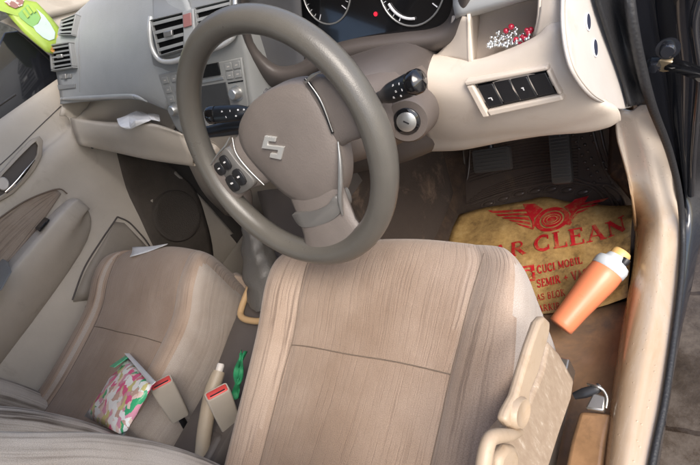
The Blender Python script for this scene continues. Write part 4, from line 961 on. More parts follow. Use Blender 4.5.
# ================================================================== SEATS
def zc(y):  # cushion centreline height (driver), local y from the seat reference
    K = [(.12, .325), (.20, .33), (.30, .342), (.46, .378), (.55, .423), (.61, .444), (.650, .442), (.676, .418), (.690, .37), (.686, .25)]
    return K
def seat(name, label, cx, dy, dz, hwk, ins, seam_y, recline_top, group):
    root = thing(name, label, 'car seat', (cx, .42 + dy, .1), group=group)
    K = zc(0)
    across = [(-.240, -.20), (-.252, -.08), (-.256, -.015), (-.248, .016), (-.230, .030), (-.200, .028), (-ins - .012, .013), (-ins, .006), (-ins + .014, .008), (-.07, .011), (0, .012), (.07, .011), (ins - .014, .008), (ins, .006), (ins + .012, .013), (.200, .022), (.230, .023), (.248, .010), (.256, -.018), (.252, -.08), (.240, -.20)]
    rows = []
    for y, z in K:
        t = max(0, (y - .51) / .18); t = min(1, t)
        w = 1 - .0 * t - .27 * max(0, (t - .36) / .64) ** 2.0
        bl = 1 - .95 * t ** 1.6
        r_ = []
        rear = max(0, (.44 - y) / .32)
        fl = min(1, max(0, (y - .46) / .14))
        for i, (x, d) in enumerate(across):
            dd = d * (bl if d > 0 else 1)
            if x * cx < 0: x *= 1 - .34 * rear ** 1.3; dd = dd * (1 - .5 * rear) if d > 0 else dd
            if cx > 0 and x > .06: x *= 1 + .17 * fl * max(0, min(1, (.245 - x) / .075))
            zz = max(z + dd, .205 + .02 * t)
            bow = -.030 * (abs(x) / .26) ** 2 * t
            r_.append(V((cx + x * w * hwk, y + dy + bow, zz + dz)))
        rows.append(r_)
    # split: bolster sides and insert use different cloths through material slots
    bm = gridbm(rows, 3, 7)
    cush = build('cushion', bm, [M['fab'], M['fab_in'], M['fab_side']], root, solid=.012, auto=False)
    inv = cush.data
    for p in inv.polygons:
        c = T[root] @ p.center
        u = (c.x - cx) / hwk
        w = 1
        if abs(u) < ins - .001: p.material_index = 1
        elif abs(p.normal.x) > .80: p.material_index = 2
    # seams
    def onc(x, y):
        b = _bv.get(('c', cush.name))
        if b is None:
            b = BVHTree.FromPolygons([T[root] @ v.co for v in inv.vertices], [p.vertices[:] for p in inv.polygons]); _bv[('c', cush.name)] = b
        p, n, i, d = b.ray_cast(V((x, y, 1.5)), V((0, 0, -1))); return p
    for s in (-1, 1):
        P = [onc(cx + s * ins * hwk * (1 + (.17 * min(1, max(0, (yy - .46) / .14)) if cx > 0 and s > 0 else 0)) * (1 - .34 * max(0, (.44 - yy) / .32) ** 1.3 if s * cx < 0 else 1), yy + dy) for yy in [.14 + .03 * k for k in range(17)]]
        P = [p for p in P if p]
        tube('seam', [p + V((0, 0, -.0004)) for p in P], .0013, M['thread'], cush, n=6, samp=2)
    P = [onc(cx + ins * hwk * (-1 + 2 * k / 12), seam_y + .0008 * math.sin(k * .9)) for k in range(13)]
    tube('seam', [p + V((0, 0, .0002)) for p in P], .0011, M['thread'], cush, n=6, samp=2)
    # backrest
    rows = []
    brc = [(-.225, -.07), (-.255, -.02), (-.262, .030), (-.245, .062), (-.215, .072), (-.180, .048), (-ins - .006, .014), (-ins + .004, .002), (-.08, .0), (0, .0), (.08, .0), (ins - .004, .002), (ins + .006, .014), (.180, .048), (.215, .072), (.245, .062), (.262, .030), (.255, -.02), (.225, -.07)]
    for z, yb, w, bo in [(.22, .180, .96, .7), (.30, .172, 1, .9), (.42, .152, 1, 1), (.54, .120, 1, 1), (.66, .074, .99, .92), (.78, .052, .96, .75), (.88, .020, .90, .5), (.93, -.02, .82, .3), (.945, -.07, .78, .1)]:
        rows.append([V((cx + x * w * hwk, yb + recline_top + d * (bo if d > 0 else 1) , z + dz + .02)) for x, d in brc])
    bk = grid('backrest', rows, M['fab_back_lit'], root, nu=3, nv=5, thick=.015, auto=False)
    grid('backrest_shell', [[V((r[0].x + (r[-1].x - r[0].x) * t, r[0].y - .0 - .05 * math.sin(t * math.pi), r[0].z)) for t in (0, .25, .5, .75, 1)] for r in rows], M['taupe'], root, nu=3, nv=3, thick=.006)
    for s in (-1, 1):
        tube('backrest_seam', [V((cx + s * (ins + .050) * hwk, rr[14 if s > 0 else 4].y * .5 + rr[13 if s > 0 else 5].y * .5 + .003, rr[4].z)) for rr in rows[:7]], .002, M['thread'], bk, n=6)
    # base and runner
    box('seat_base', (cx, .40 + dy, .14 + dz), (.40 * hwk, .44, .10), M['darkfab'], root, bevel=.02)
    for s in (-1, 1):
        box('seat_runner', (cx + s * .18, .40 + dy, .045), (.035, .56, .05), M['steel'], root, bevel=.004)
    return root, cush, bk
dseat, dcush, dback = seat('driver_seat', 'near front seat in striped beige cloth, half under the steering wheel', .380, 0, 0, .99, .160, .463, .013, 'striped front seats')
pseat, pcush, pback = seat('passenger_seat', 'far front seat in striped beige cloth carrying a white card and floral packet', -.370, -.010, -.002, 1.04, .180, .418, -.015, 'striped front seats')
small_spot = build('stain', lathebm([(0, .0006), (.003, .0006), (.0035, 0)], frame_of(*hit(pcush, 67, 302)), 10), M['thread'], pcush)
# driver's side trim, levers
sx = .664
sidep = [(549, 340), (560, 352), (575, 379), (572, 400), (560, 435), (546, 480), (520, 540), (478, 540), (492, 480), (500, 440), (512, 425), (524, 412), (530, 400), (543, 370)]
side = plate('side_trim', [at(*p, 'x', sx) for p in sidep], (-.022, 0, 0), M['streak'], dseat, bevel=.007, seg=3)
hl = [(545, 316), (551, 322), (550, 334), (545, 352), (539, 374), (531, 393), (530, 408), (526, 422), (518, 428), (510, 427), (506, 421), (509, 411), (517, 396), (524, 372), (532, 345), (540, 322)]
lev = plate('height_lever', [at(*p, 'x', sx + .016) for p in hl], (-.011, 0, 0), M['lever'], dseat, bevel=.004, seg=3)
lathe('lever_boss', [(0, .001), (.010, .001), (.012, .003), (.0135, .003), (.015, .000), (.016, -.008)], frame_of(at(521, 413, 'x', sx + .018), (1, 0, 0)), M['lever'], lev, n=30, sx=1.0, sy=1.35)
tube('recline_lever', [at(480, 500, 'x', sx + .012), at(484, 462, 'x', sx + .014), at(489, 441, 'x', sx + .015), at(497, 436, 'x', sx + .016), at(510, 435, 'x', sx + .016), at(520, 432, 'x', sx + .012)], [.0075, .0075, .007, .007, .006, .004], M['lever'], dseat, n=12)
plate('recline_grip', [at(*p, 'x', sx + .016) for p in [(499, 480), (502, 456), (509, 446), (517, 446), (521, 455), (520, 470), (514, 500)]], (-.014, 0, 0), M['lever'], dseat, bevel=.006, seg=3)

# ================================================================== CENTRE CONSOLE, GEAR LEVER, HANDBRAKE, BUCKLES
cons = thing('centre_console', 'low dark centre console between the seats with a tan gear surround', 'console', (0, .5, .26))
rings = []
for y, w, z0, z1 in [(.10, .070, .20, .285), (.25, .075, .2, .285), (.40, .078, .2, .290), (.50, .080, .2, .315), (.66, .090, .2, .345), (.78, .100, .2, .40), (.86, .115, .2, .52), (.93, .12, .2, .60)]:
    rings.append([V((x * w, y, z)) for x, z in [(-1, z0), (-1, z1 - .02), (-.9, z1 - .004), (-.6, z1), (.6, z1), (.9, z1 - .004), (1, z1 - .02), (1, z0)]])
con = build('console_body', loftbm([[p for p in r] for r in rings]), M['taupe_dark'], cons)
fp = [(-.062, .525), (-.066, .60), (-.060, .68), (-.03, .70), (.03, .70), (.060, .68), (.066, .60), (.062, .525), (.045, .500), (0, .494), (-.045, .500)]
def consz(y): return .322 + (y - .50) * .17
P = [V((x * .86 + .004, .60 + (y - .60) * .9 + .022, consz(y) + .010)) for x, y in fp]
Q = []
m = len(P)
for i in range(m):
    a, b, c, d = P[i - 1], P[i], P[(i + 1) % m], P[(i + 2) % m]
    for k in range(5):
        t = k / 5; Q.append(.5 * ((2 * b) + (c - a) * t + (2 * a - 5 * b + 4 * c - d) * t * t + (3 * b - a - 3 * c + d) * t ** 3))
tube('gear_surround', Q, .0075, M['tanframe'], cons, n=12, closed=True, up=(0, 0, 1))
grid('tunnel_side', [[V((.155, .55, .02)), V((.165, .9, .02)), V((.16, 1.2, .06)), V((.13, 1.4, .2))], [V((.125, .55, .2)), V((.14, .9, .22)), V((.14, 1.2, .26)), V((.12, 1.4, .34))], [V((.10, .60, .33)), V((.115, .9, .37)), V((.125, 1.2, .42)), V((.11, 1.4, .5))]], plastic('tunnel_carpet', (.05, .037, .03), .8, grain=5, gscale=500, dirt=(.24, .17, .12), dirtamt=.25, dirtscale=11), cons, nu=5, nv=5, thick=.004)

gear = thing('gear_lever', 'gear lever in a creased grey leather boot behind the wheel rim', 'gear lever', (0, .6, .34))
bo = []
g0, g1_ = V((.010, .600, .345)), V((-.012, .700, .475))
for k in range(14):
    t = k / 13
    c = g0.lerp(g1_, t) + V((.004 * math.sin(t * 9), .003 * math.sin(t * 13), 0)); w = .036 * (1 - t) ** .75 + .017 + .0035 * math.sin(t * 21)
    r = []
    for j in range(28):
        a = 2 * math.pi * j / 28; f = 1 + .07 * math.sin(4 * a + 2.4 * t * 3) * (1 - t) + .03 * math.sin(9 * a + 5 * t)
        r.append(c + V((w * .92 * f * math.cos(a), w * 1.05 * f * math.sin(a), 0)))
    bo.append(r)
build('boot', loftbm(bo), M['boot'], gear)
tube('boot_collar', [g1_ + V((0, -.002, -.006)), g1_ + V((0, .002, .014))], .020, M['silver'], gear, n=20)
kd = (g1_ - g0).normalized()
lathe('gear_knob', [(0, .068), (.012, .067), (.021, .060), (.026, .046), (.025, .03), (.019, .012), (.016, 0)], frame_of(g1_ + V((0, .002, .012)), kd), M['taupe'], gear, n=28)

hbk = thing('handbrake', 'greige handbrake lever with a pale push button at its tip', 'handbrake', (.03, .25, .2))
ht, hb0 = at(221, 364, 'x', .035), at(202, 455, 'x', .035)
hp = [hb0, at(205, 428, 'x', .035), at(212, 392, 'x', .035), at(219, 371, 'x', .035)]
tube('grip', hp, [.014, .0145, .0155, .0125], plastic('handbrake_grip', (.32, .26, .19), .45, grain=2), hbk, n=18)
d = (ht - hp[-1]).normalized()
lathe('push_button', [(0, .015), (.006, .015), (.0075, .012), (.0075, -.002)], frame_of(hp[-1], d), M['cap'], hbk, n=18)
box('handbrake_base', tuple(V(hb0) + V((0, -.02, -.03))), (.05, .14, .07), M['taupe_dark'], hbk, bevel=.012)

def buckle(top, bot, w, th, wdir, label, name='seat_belt_buckle'):
    top, bot = V(top), V(bot); ax = (top - bot).normalized(); L = (top - bot).length
    x = V(wdir); x = (x - ax * x.dot(ax)).normalized()
    mt = frame_of(bot, ax, x)
    root = thing(name, label, 'seat belt buckle', mat=mt, group='seat belt buckles')
    rings = []
    for h, kx, ky in [(0, .80, .75), (.006, .88, .88), (L * .6, .96, 1), (L - .004, 1, 1), (L, .95, .93)]:
        rings.append([V((px, py, h)) for px, py in rrect(w * kx, th * ky, .005)])
    b = build('housing', loftbm(rings), M['beige_dim'], root, local=True)
    ringp = [V((px, py, L + .0010)) for px, py in rrect(w * .84, th * .66, .003)]
    build('release_button', loftbm([[p - V((0, 0, .001)) for p in ringp], ringp, [V((p.x * .93, p.y * .85, p.z + .0012)) for p in ringp]]), M['redslot'], b, local=True)
    build('belt_slot', boxbm((0, -th * .20, L + .0026), (w * .62, th * .10, .0012)), M['black'], b, local=True)
    tube_ = build('stem', tubebm([V((0, 0, .002)), V((.0, .0, -.04)), V((.004, .004, -.11))], .009, n=10, flat=.35), M['black'], root, local=True)
    return root
wd = V((.5, .86, .0))
bA = buckle(at(217, 392, 'x', .085), at(233, 430, 'x', .045), .046, .024, wd, 'beige seat belt buckle with red button beside the handbrake tip')
bB = buckle(at(161, 383, 'x', -.065), at(180, 416, 'x', -.105), .046, .024, wd, 'beige seat belt buckle with red button touching the floral packet')

# green cloth stuffed beside the driver's seat
gcl = []
for k in range(7):
    t = k / 6; c = at(243 - 9 * t, 352 + 46 * t, 'x', .085 + .01 * math.sin(k * 2))
    gcl.append([c + V((.004 * math.sin(k * 1.7 + j) + .0045 * (j - 2), .004 * math.cos(j * 2 + k), .005 * math.sin(j * 1.9 + k))) for j in range(5)])
gg = grid('green_cloth', gcl, M['green'], None, nu=3, nv=3, thick=.002)
tag(gg, 'scrap of bright green cloth tucked beside the near seat cushion', 'cloth')

# ================================================================== PEDALS AND MATS
def pedal(name, label, c, w, h, arm_to, tilt, grooves, yaw=0):
    R = Matrix.Rotation(yaw, 3, 'Z') @ Matrix.Rotation(tilt, 3, 'X'); root = thing(name, label, 'pedal', c, group=None)
    rr = []
    P2 = rrect(w, h, .008)
    rings = [[V(c) + R @ V((x * k, y * k, z)) for x, y in P2] for k, z in [(1, -.012), (1, -.002), (.96, .001)]]
    pd = build('pedal_pad', loftbm(rings), M['pedal'], root)
    bm = bmesh.new()
    for k in range(grooves):
        y = -h * .38 + h * .76 * k / (grooves - 1); boxbm(V(c) + R @ V((0, y, .002)), (w * .84, h * .3 / grooves, .003), R, bm)
    build('tread', bm, M['pedal'], pd, bevel=.0006)
    tube('pedal_arm', [V(c) + R @ V((0, h * .2, -.012)), V(c).lerp(V(arm_to), .5) + V((0, .02, 0)), V(arm_to)], .008, M['black'], root, n=10)
pedal('brake_pedal', 'wide dark brake pedal above the ribbed black mat', at(491, 160, 'z', .17), .105, .062, (.31, 1.30, .45), math.radians(52), 6)
pedal('accelerator_pedal', 'tall narrow accelerator pedal at the right of the footwell', at(560, 156, 'z', .16), .048, .135, (.50, 1.28, .42), math.radians(50), 14)

def mz(y): return floor_z(.4, y)
rows = [[V((.165 + .47 * i / 10, .87 + j * .05, mz(.87 + j * .05) + .006)) for i in range(11)] for j in range(10)]
tag(grid('muddy_floor_pan', [[V((.40 + .26 * i / 5, .10 + .15 * j, .006 + .004 * math.sin(i * 2 + j) + .02 * (i == 5))) for i in range(6)] for j in range(6)], plastic('wet_muddy_floor', (.24, .145, .085), .2, grain=1.5, gscale=90, var=.2, dirt=(.11, .09, .075), dirtamt=.4, dirtscale=7), None, nu=4, nv=4, thick=.004), kind='structure')
mat_root = thing('rubber_mat', 'ribbed black rubber floor mat with oval studs in the near footwell', 'floor mat', (.4, .9, .01))
M['matrubber'] = plastic('dusty_mat_rubber', (.085, .064, .052), .2, grain=1.5, gscale=300, dirt=(.12, .085, .06), dirtamt=.25)
rm = grid('mat_sheet', rows, M['matrubber'], mat_root, nu=2, nv=3, thick=.006, offset=1)
rm.modifiers.clear()
bm = bmesh.new()
def mat_pt(px, py, off=.0):
    P, n = hit(rm, px, py); return P + n * off, n
# ribs across the upper field
for k in range(22):
    t = k / 21
    a, b = (470 + 0 * t, 200 - 62 * t), (578 + 0 * t, 182 - 62 * t)
    if k < 6: a = (462 + 4 * k, 206 - 3 * k)
    try: tubebm([mat_pt(a[0] + (b[0] - a[0]) * s, a[1] + (b[1] - a[1]) * s - 5 * math.sin(s * math.pi))[0] for s in (0, .25, .5, .75, 1)], .0028, n=6, bm=bm, samp=3)
    except RuntimeError: pass
build('mat_ribs', bm, M['matrubber'], mat_root)
bm = bmesh.new()
for k, (x, y) in enumerate([(488, 204), (503, 199), (519, 194), (535, 191), (551, 189), (567, 190), (583, 192)]):
    P, n = mat_pt(x, y); fr = frame_of(P, n, (1, .25, 0)); sph(P, .012, bm, 14, (1.25, .55, .35), fr.to_3x3())
    tubebm([fr @ V((.020 * math.cos(a), .0095 * math.sin(a), .001)) for a in [2 * math.pi * i / 20 for i in range(20)]], .0018, n=6, closed=True, bm=bm)
build('oval_studs', bm, M['matrubber'], mat_root)
bm = bmesh.new()
for i in range(8):
    for j in range(3):
        x, y = 573 + 9 * j + i * 3.0, 135 + i * 6.8 + (j % 2) * 3
        try: P, n = mat_pt(x, y)
        except RuntimeError: continue
        sph(P, .0046, bm, 8)
build('round_studs', bm, M['matrubber'], mat_root)
bm = bmesh.new()
for crv in [[(592, 128), (598, 150), (606, 172), (618, 188)], [(600, 128), (605, 150), (613, 170), (626, 182)], [(568, 176), (585, 182), (602, 188), (612, 202), (616, 214)], [(596, 184), (610, 186), (622, 196), (626, 212)], [(602, 192), (611, 196), (619, 206)],
            [(444, 150), (446, 172), (455, 176), (464, 164), (463, 148)], [(448, 180), (440, 200), (438, 225)], [(470, 150), (468, 175), (456, 196), (448, 222)], [(470, 205), (500, 194), (530, 186), (560, 182), (590, 186), (606, 200)]]:
    try: tubebm([mat_pt(*p)[0] for p in crv], .004, n=8, bm=bm)
    except RuntimeError: pass
build('mat_border', bm, M['matrubber'], mat_root)

# printed kraft paper mat
PZ = .017
pm_px = [(458, 215), (500, 205), (545, 197.5), (588, 203), (634, 211)]
top = [at(*p, 'z', PZ) for p in pm_px]
paper_root = thing('paper_floor_mat', 'stained kraft paper floor mat printed in red with a winged badge', 'paper mat', (.4, .9, .012))
rows = []
for j in range(9):
    t = j / 8; r = []
    for i in range(9):
        s = i / 8; k = s * 4; a = min(int(k), 3); tp = top[a].lerp(top[a + 1], k - a)
        bt = V((.175 + .475 * s, .72 + .13 * s, PZ))
        p = tp.lerp(bt, t); p.z = PZ + .0025 * math.sin(i * 2.1 + j * 1.3) + .002 * math.sin(j * 2.7 + i) + (max(0, p.y - 1.17) * .9) + (.02 * max(0, s - .9) / .1)
        r.append(p)
    rows.append(r)
pm = grid('paper_sheet', rows, M['kraft'], paper_root, nu=3, nv=3, thick=.0008)
def draped(bm, off=.0012):
    """let flat lettering follow the paper's waves"""
    me = pm.data; b = _bv.get('paper')
    if b is None:
        b = BVHTree.FromPolygons([T[paper_root] @ v.co for v in me.vertices], [p.vertices[:] for p in me.polygons]); _bv['paper'] = b
    for _ in range(4):
        long_ = [e for e in bm.edges if e.calc_length() > .012]
        if not long_: break
        bmesh.ops.subdivide_edges(bm, edges=long_, cuts=1, use_grid_fill=True)
    bmesh.ops.triangulate(bm, faces=bm.faces[:])
    for v in bm.verts:
        p, n, i, d = b.ray_cast(V((v.co.x, v.co.y, 1)), V((0, 0, -1)))
        h = v.co.z - PZ
        if p: v.co.z = p.z + off + h
    return bm
def printed(name):
    global bm
    build(name, draped(bm), M['red'], paper_root, smooth=False); bm = bmesh.new()
bm = bmesh.new()
u = V((.633 - .429, 1.035 - .979, 0)); v = V((-.27, .96, 0))
lettering(bm, 'CLEAN', at(535, 253, 'z', PZ), u, v, .052, asp=.98, track=.04)
w3 = 0
lettering(bm, 'CAR', at(535, 253, 'z', PZ) - u.normalized() * .150, u, v, .052, asp=.98, track=.04)
printed('printed_lettering')
u2 = V((.109, .035, 0)); v2 = V((-.30, .95, 0))
lettering(bm, 'CUCI MOBIL', at(537.5, 273.5, 'z', PZ), u2, v2, .0235, asp=.60, track=.02, bold=1.15)
lettering(bm, 'SEMIR + VACUM', at(537.5, 288, 'z', PZ), u2, v2, .0235, asp=.60, track=.02, bold=1.15)
o3 = at(533, 302, 'z', PZ)
lettering(bm, "GG MAS BLOK", o3 - u2.normalized() * .030, u2, v2, .018, asp=.66, track=.03, bold=.75)
o4 = at(534, 314, 'z', PZ)
lettering(bm, "SAMPING PARKIR", o4 - u2.normalized() * .070, u2, v2, .018, asp=.66, track=.03, bold=.75)
printed('printed_lettering')
# square logo with a ring, left of the second line
so = at(524.5, 283, 'z', PZ); un, vn_ = u2.normalized(), v2.normalized()
def sqp(a, b): return so + un * a + vn_ * b
for (a0, b0, a1, b1) in [(-.008, 0, .026, .006), (-.008, .044, .026, .050), (.020, .006, .026, .026), (-.008, .006, -.002, .044), (.018, .032, .026, .044)]:
    platebm([sqp(a0, b0), sqp(a1, b0), sqp(a1, b1), sqp(a0, b1)], (0, 0, .0008), bm)
cc = sqp(.008, .024)
tubebm([cc + (un * math.cos(a) * .0125 + vn_ * math.sin(a) * .0125) for a in [2 * math.pi * k / 24 for k in range(24)]], .0022, n=4, closed=True, flat=.3, bm=bm)
printed('printed_logo')
# winged roundel
bm = bmesh.new()
ec = at(552, 219.5, 'z', PZ); eu = V((1, .10, 0)).normalized(); ev = V((-.10, 1, 0)).normalized()
def E_(a, b): return ec + eu * a + ev * b
def fpoly(P, h=.0008): platebm([E_(*p) for p in P], (0, 0, h), bm)
def annulus(r0_, r1_, h=.0008):
    n = 36
    for i in range(n):
        a, b = 2 * math.pi * i / n, 2 * math.pi * (i + 1) / n
        fpoly([(r0_ * math.cos(a), r0_ * math.sin(a)), (r1_ * math.cos(a), r1_ * math.sin(a)), (r1_ * math.cos(b), r1_ * math.sin(b)), (r0_ * math.cos(b), r0_ * math.sin(b))], h)
annulus(.031, .042); annulus(.0, .026)
for s in (-1, 1):
    # shoulder of the wing
    fpoly([(s * .026, .040), (s * .050, .062), (s * .082, .068), (s * .070, .040), (s * .050, .0), (s * .045, -.028), (s * .040, -.016), (s * .046, .010)][::s])
    for k in range(5):
        y0 = .044 - k * .016; xo = .150 - k * .022 + (.03 if s < 0 else -.022)
        yo = y0 + .014 - (.0 if s < 0 else .010)
        fpoly([(s * (.070 - k * .005), y0 + .002), (s * xo, yo + .004), (s * (xo - .012), yo - .005), (s * (.066 - k * .005), y0 - .007)][::s])
build('winged_badge', draped(bm), M['red'], paper_root, smooth=False)
bm = bmesh.new()
for r_ in (.021, .013):
    tubebm([E_(r_ * math.cos(a), r_ * math.sin(a) * .8) + V((0, 0, .0007)) for a in [2 * math.pi * k / 24 for k in range(24)]], .0011, n=4, closed=True, bm=bm)
build('badge_rings', draped(bm), M['kraft'], paper_root)

# seat rail cover and floor latch
rail = thing('floor_rail_cover', 'wet brown plastic rail end cover on the muddy floor beside the near seat', 'rail cover', (.61, .56, .02))
cz = .075
plate('cover_box', [at(579, 410, 'z', cz), at(612, 413, 'z', cz), at(606, 440, 'z', cz), at(600, 490, 'z', cz), at(560, 490, 'z', cz), at(570, 440, 'z', cz)], (0, 0, -.06), M['carpetmud'], rail, bevel=.008, seg=3)
bk_ = thing('floor_bracket', 'small bent metal bracket with a dark strap end at the front of the rail cover', 'bracket', tuple(at(600, 398, 'z', .06)))
build('bracket_plate', platebm([at(585, 408, 'z', .082), at(593, 392, 'z', .085), (at(606, 396, 'z', .085)), at(604, 411, 'z', .08)], (0, 0, -.012)), M['steel'], bk_, bevel=.003)
tube('bracket_loop', [at(588, 384, 'z', .085), at(596, 386, 'z', .095), at(603, 390, 'z', .09), at(607, 398, 'z', .085), at(606, 408, 'z', .08)],   .0026, M['steel'], bk_, n=10)
tube('strap_end', [at(574, 396, 'z', .08), at(584, 393, 'z', .085), at(596, 389, 'z', .088), at(600, 385, 'z', .09)], [.006, .009, .008, .005], M['black'], bk_, n=10, flat=.5)
0 and tube('wire_loop', [at(566, 462, 'z', .07), at(569, 440, 'z', .085), at(573, 428, 'z', .09), at(577, 440, 'z', .085), at(574, 465, 'z', .07)], .003, M['steel'], bk_, n=8)

# ================================================================== LOOSE THINGS
ba, bb = at(560, 327, 'z', .060), at(620.5, 254.5, 'z', .100)
bt_root = thing('water_bottle', 'orange plastic drinking bottle with pale collar lying in the near footwell', 'bottle', tuple(ba))
axd = (bb - ba); BL = axd.length; mt = frame_of(ba, axd)
k = BL / .205
body_p = [(0, 0), (.0215, 0), (.0245, .003), (.0252, .012), (.0268, .05), (.0295, .085), (.0325, .120), (.0335, .142), (.0325, .160)]
lathe('bottle_body', [(r, h * k) for r, h in body_p] + [(.031, .163 * k)], mt, M['orange'], bt_root, n=48)
lathe('collar', [(.0315, .158 * k), (.0338, .160 * k), (.0342, .174 * k), (.0315, .182 * k), (.0225, .187 * k), (.0205, .196 * k), (.0200, .197 * k), (0, .1975 * k)], mt, M['capblue'], bt_root, n=48)
lathe('lid', [(.0185, .195 * k), (.0190, .208 * k), (.0165, .213 * k), (0, .214 * k)], mt, M['captop'], bt_root, n=40)
lathe('lid_hinge', [(0, .0), (.0075, .0), (.0085, .004), (.0085, .012), (0, .013)], frame_of(mt.translation + (axd.normalized() * .186 * k) + V((.016, -.010, .004)), mt.to_3x3() @ V((0, 0, 1))), M['black'], bt_root, n=16)

# white card on the far seat
cpx = [(136, 249.5), (171, 243), (167, 247.5), (133, 259.5)]
A, B_, C_, D_ = [hit(pcush, *p)[0] for p in cpx]
g = [[D_ + V((0, 0, .012)), D_.lerp(C_, .5) + V((0, 0, .008)), C_ + V((0, 0, .010))], [A.lerp(D_, .5) + V((0, 0, .010)), A.lerp(C_, .5) + V((0, 0, .007)), B_.lerp(C_, .5) + V((0, 0, .010))], [A + V((0, 0, .014)), A.lerp(B_, .5) + V((0, 0, .009)), B_ + V((0, 0, .012))]]
cd = grid('paper_card', g, M['paperw'], None, nu=3, nv=3, thick=.0012)
tag(cd, 'blank white card lying at the front edge of the far seat', 'card')
# crumpled papers in the tray
def crumple(name, label, poly_rows, seed):
    random.seed(seed)
    rows = [[p + V((random.uniform(-.004, .004), random.uniform(-.006, .006), random.uniform(-.006, .006))) for p in r] for r in poly_rows]
    o = grid(name, rows, M['paperw'], None, nu=2, nv=2, thick=.0007, smooth=False); return tag(o, label, 'paper')
crumple('folded_paper', 'crumpled white paper hanging over the edge of the passenger tray', [[at(118, 117, 'y', .83), at(127, 114, 'y', .84), at(136, 113, 'y', .845), at(147, 113, 'y', .85)], [at(119, 121, 'y', .80), at(128, 119, 'y', .81), at(138, 117, 'y', .81), at(148, 117, 'y', .82)], [at(122, 126, 'y', .785), at(128, 125, 'y', .785), at(138, 121, 'y', .79), at(150, 119, 'y', .80)], [at(126, 131, 'y', .782), at(130, 129, 'y', .782), at(135, 125, 'y', .782), at(142, 122, 'y', .785)]], 4)
crumple('receipt', 'thin white slip lying in the tray against the centre stack', [[at(138, 114, 'y', .86), at(150, 112, 'y', .85), at(160, 114, 'y', .84)], [at(140, 119, 'y', .82), at(150, 117, 'y', .81), at(160, 118, 'y', .805)], [at(142, 122, 'y', .80), at(152, 120.5, 'y', .80), at(161, 121, 'y', .80)]], 9)

g = [[at(282 + 8 * i, 226 + 9 * j - 2 * i, 'y', .80 - .012 * j + .004 * math.sin(i * 3 + j)) for i in range(3)] for j in range(3)]
ps = grid('paper_scrap', g, plastic('pale_green_paper', (.50, .56, .46), .6, grain=0), None, nu=3, nv=3, thick=.001)
tag(ps, 'small pale green paper scrap on the console seen through the wheel', 'paper')
# floral tissue packet on the far seat
def pillow(name, P4, mat, parent, th, n=10, seed=1):
    """soft flat packet over four corners"""
    random.seed(seed); A, B, C, D = [V(p) for p in P4]; nrm = (B - A).cross(D - A).normalized()
    if nrm.dot(CP - A) < 0: nrm = -nrm
    bm = bmesh.new(); sheets = []
    for s in (1, -1):
        vs = []
        for j in range(n + 1):
            r = []
            for i in range(n + 1):
                u, v = i / n, j / n; p = (A.lerp(B, u)).lerp(D.lerp(C, u), v)
                e = (4 * u * (1 - u)) ** .45 * (4 * v * (1 - v)) ** .35
                p = p + nrm * s * th * .5 * e + nrm * e * .0025 * math.sin(u * 17 + v * 9 + seed)
                r.append(bm.verts.new(p))
            vs.append(r)
        sheets.append(vs)
        for j in range(n):
            for i in range(n): bm.faces.new((vs[j][i], vs[j][i + 1], vs[j + 1][i + 1], vs[j + 1][i]))
    bmesh.ops.remove_doubles(bm, verts=bm.verts[:], dist=.0004)
    return build(name, bm, mat, parent, auto=False)
tp_ = thing('tissue_packet', 'soft floral tissue packet in pink, green and white on the far seat', 'tissue packet', (-.25, .33, .36))
pa, pb, pc, pd_ = at(84, 416, 'z', .375), at(128, 355, 'z', .385), at(153, 385, 'z', .425), at(124, 436, 'z', .40)
pillow('wrapper', [pa, pb, pc, pd_], M['pack'], tp_, .030, seed=3)
nn = (pb - pa).cross(pd_ - pa).normalized()
if nn.dot(CP - pa) < 0: nn = -nn
plate('wrapper_seal', [pb + nn * .001, pb + (pc - pb) * .03 + nn * .012, pc + (pb - pc) * .04 + nn * .010, pc + nn * .002, pc + (pb - pa) * .05, pb + (pb - pa) * .03], nn * -.0012, M['paperw'], tp_, bevel=0)
plate('wrapper_corner', [pb + nn * .003 - (pb - pa) * .02, pb - (pb - pa) * .26 + nn * .020 + (pc - pb) * .02, pb - (pb - pa) * .20 + (pc - pb) * .22 + nn * .025, pb + (pc - pb) * .22 + nn * .013], nn * .0012, M['packgreen'], tp_, bevel=0)

# bracelets in the open pocket
def beads(name, label, paths, r, mat, seed):
    random.seed(seed); bm = bmesh.new()
    for path in paths:
        pts = cr([at(x, y, 'y', yy) for x, y, yy in path], 7)
        L = 0; last = pts[0]; sph(last, r, bm, 8)
        for p in pts:
            if (p - last).length > r * 1.8: sph(p + V([random.uniform(-.0022, .0022) for _ in range(3)]), r * random.uniform(.85, 1.1), bm, 8); last = p
    o = build(name, bm, M[mat], None); return tag(o, label, 'bracelet', 'bead bracelets')
beads('bead_bracelet', 'silver bead bracelet heaped at the left of the dashboard pocket', [
    [(488, 47, .84), (490, 40, .85), (498, 37, .86), (508, 38, .855), (514, 44, .84), (503, 47, .832), (490, 48, .833)],
    [(492, 44, .842), (500, 41, .845), (510, 41, .845), (520, 38, .845), (526, 33, .845)],
    [(489, 45, .845), (497, 40, .85), (507, 37, .852), (516, 35, .85), (523, 36, .842)], [(492, 47, .838), (502, 43, .842), (512, 43, .838), (522, 40, .834), (531, 34, .834)], [(497, 33, .86), (505, 31, .86), (513, 30, .86), (520, 29, .86)], [(495, 38, .85), (502, 35, .855), (512, 34, .855), (517, 30, .855), (511, 32, .85)], [(500, 44, .838), (510, 45, .833), (520, 42, .831), (530, 37, .83)]], .0027, 'bead_s', 3)
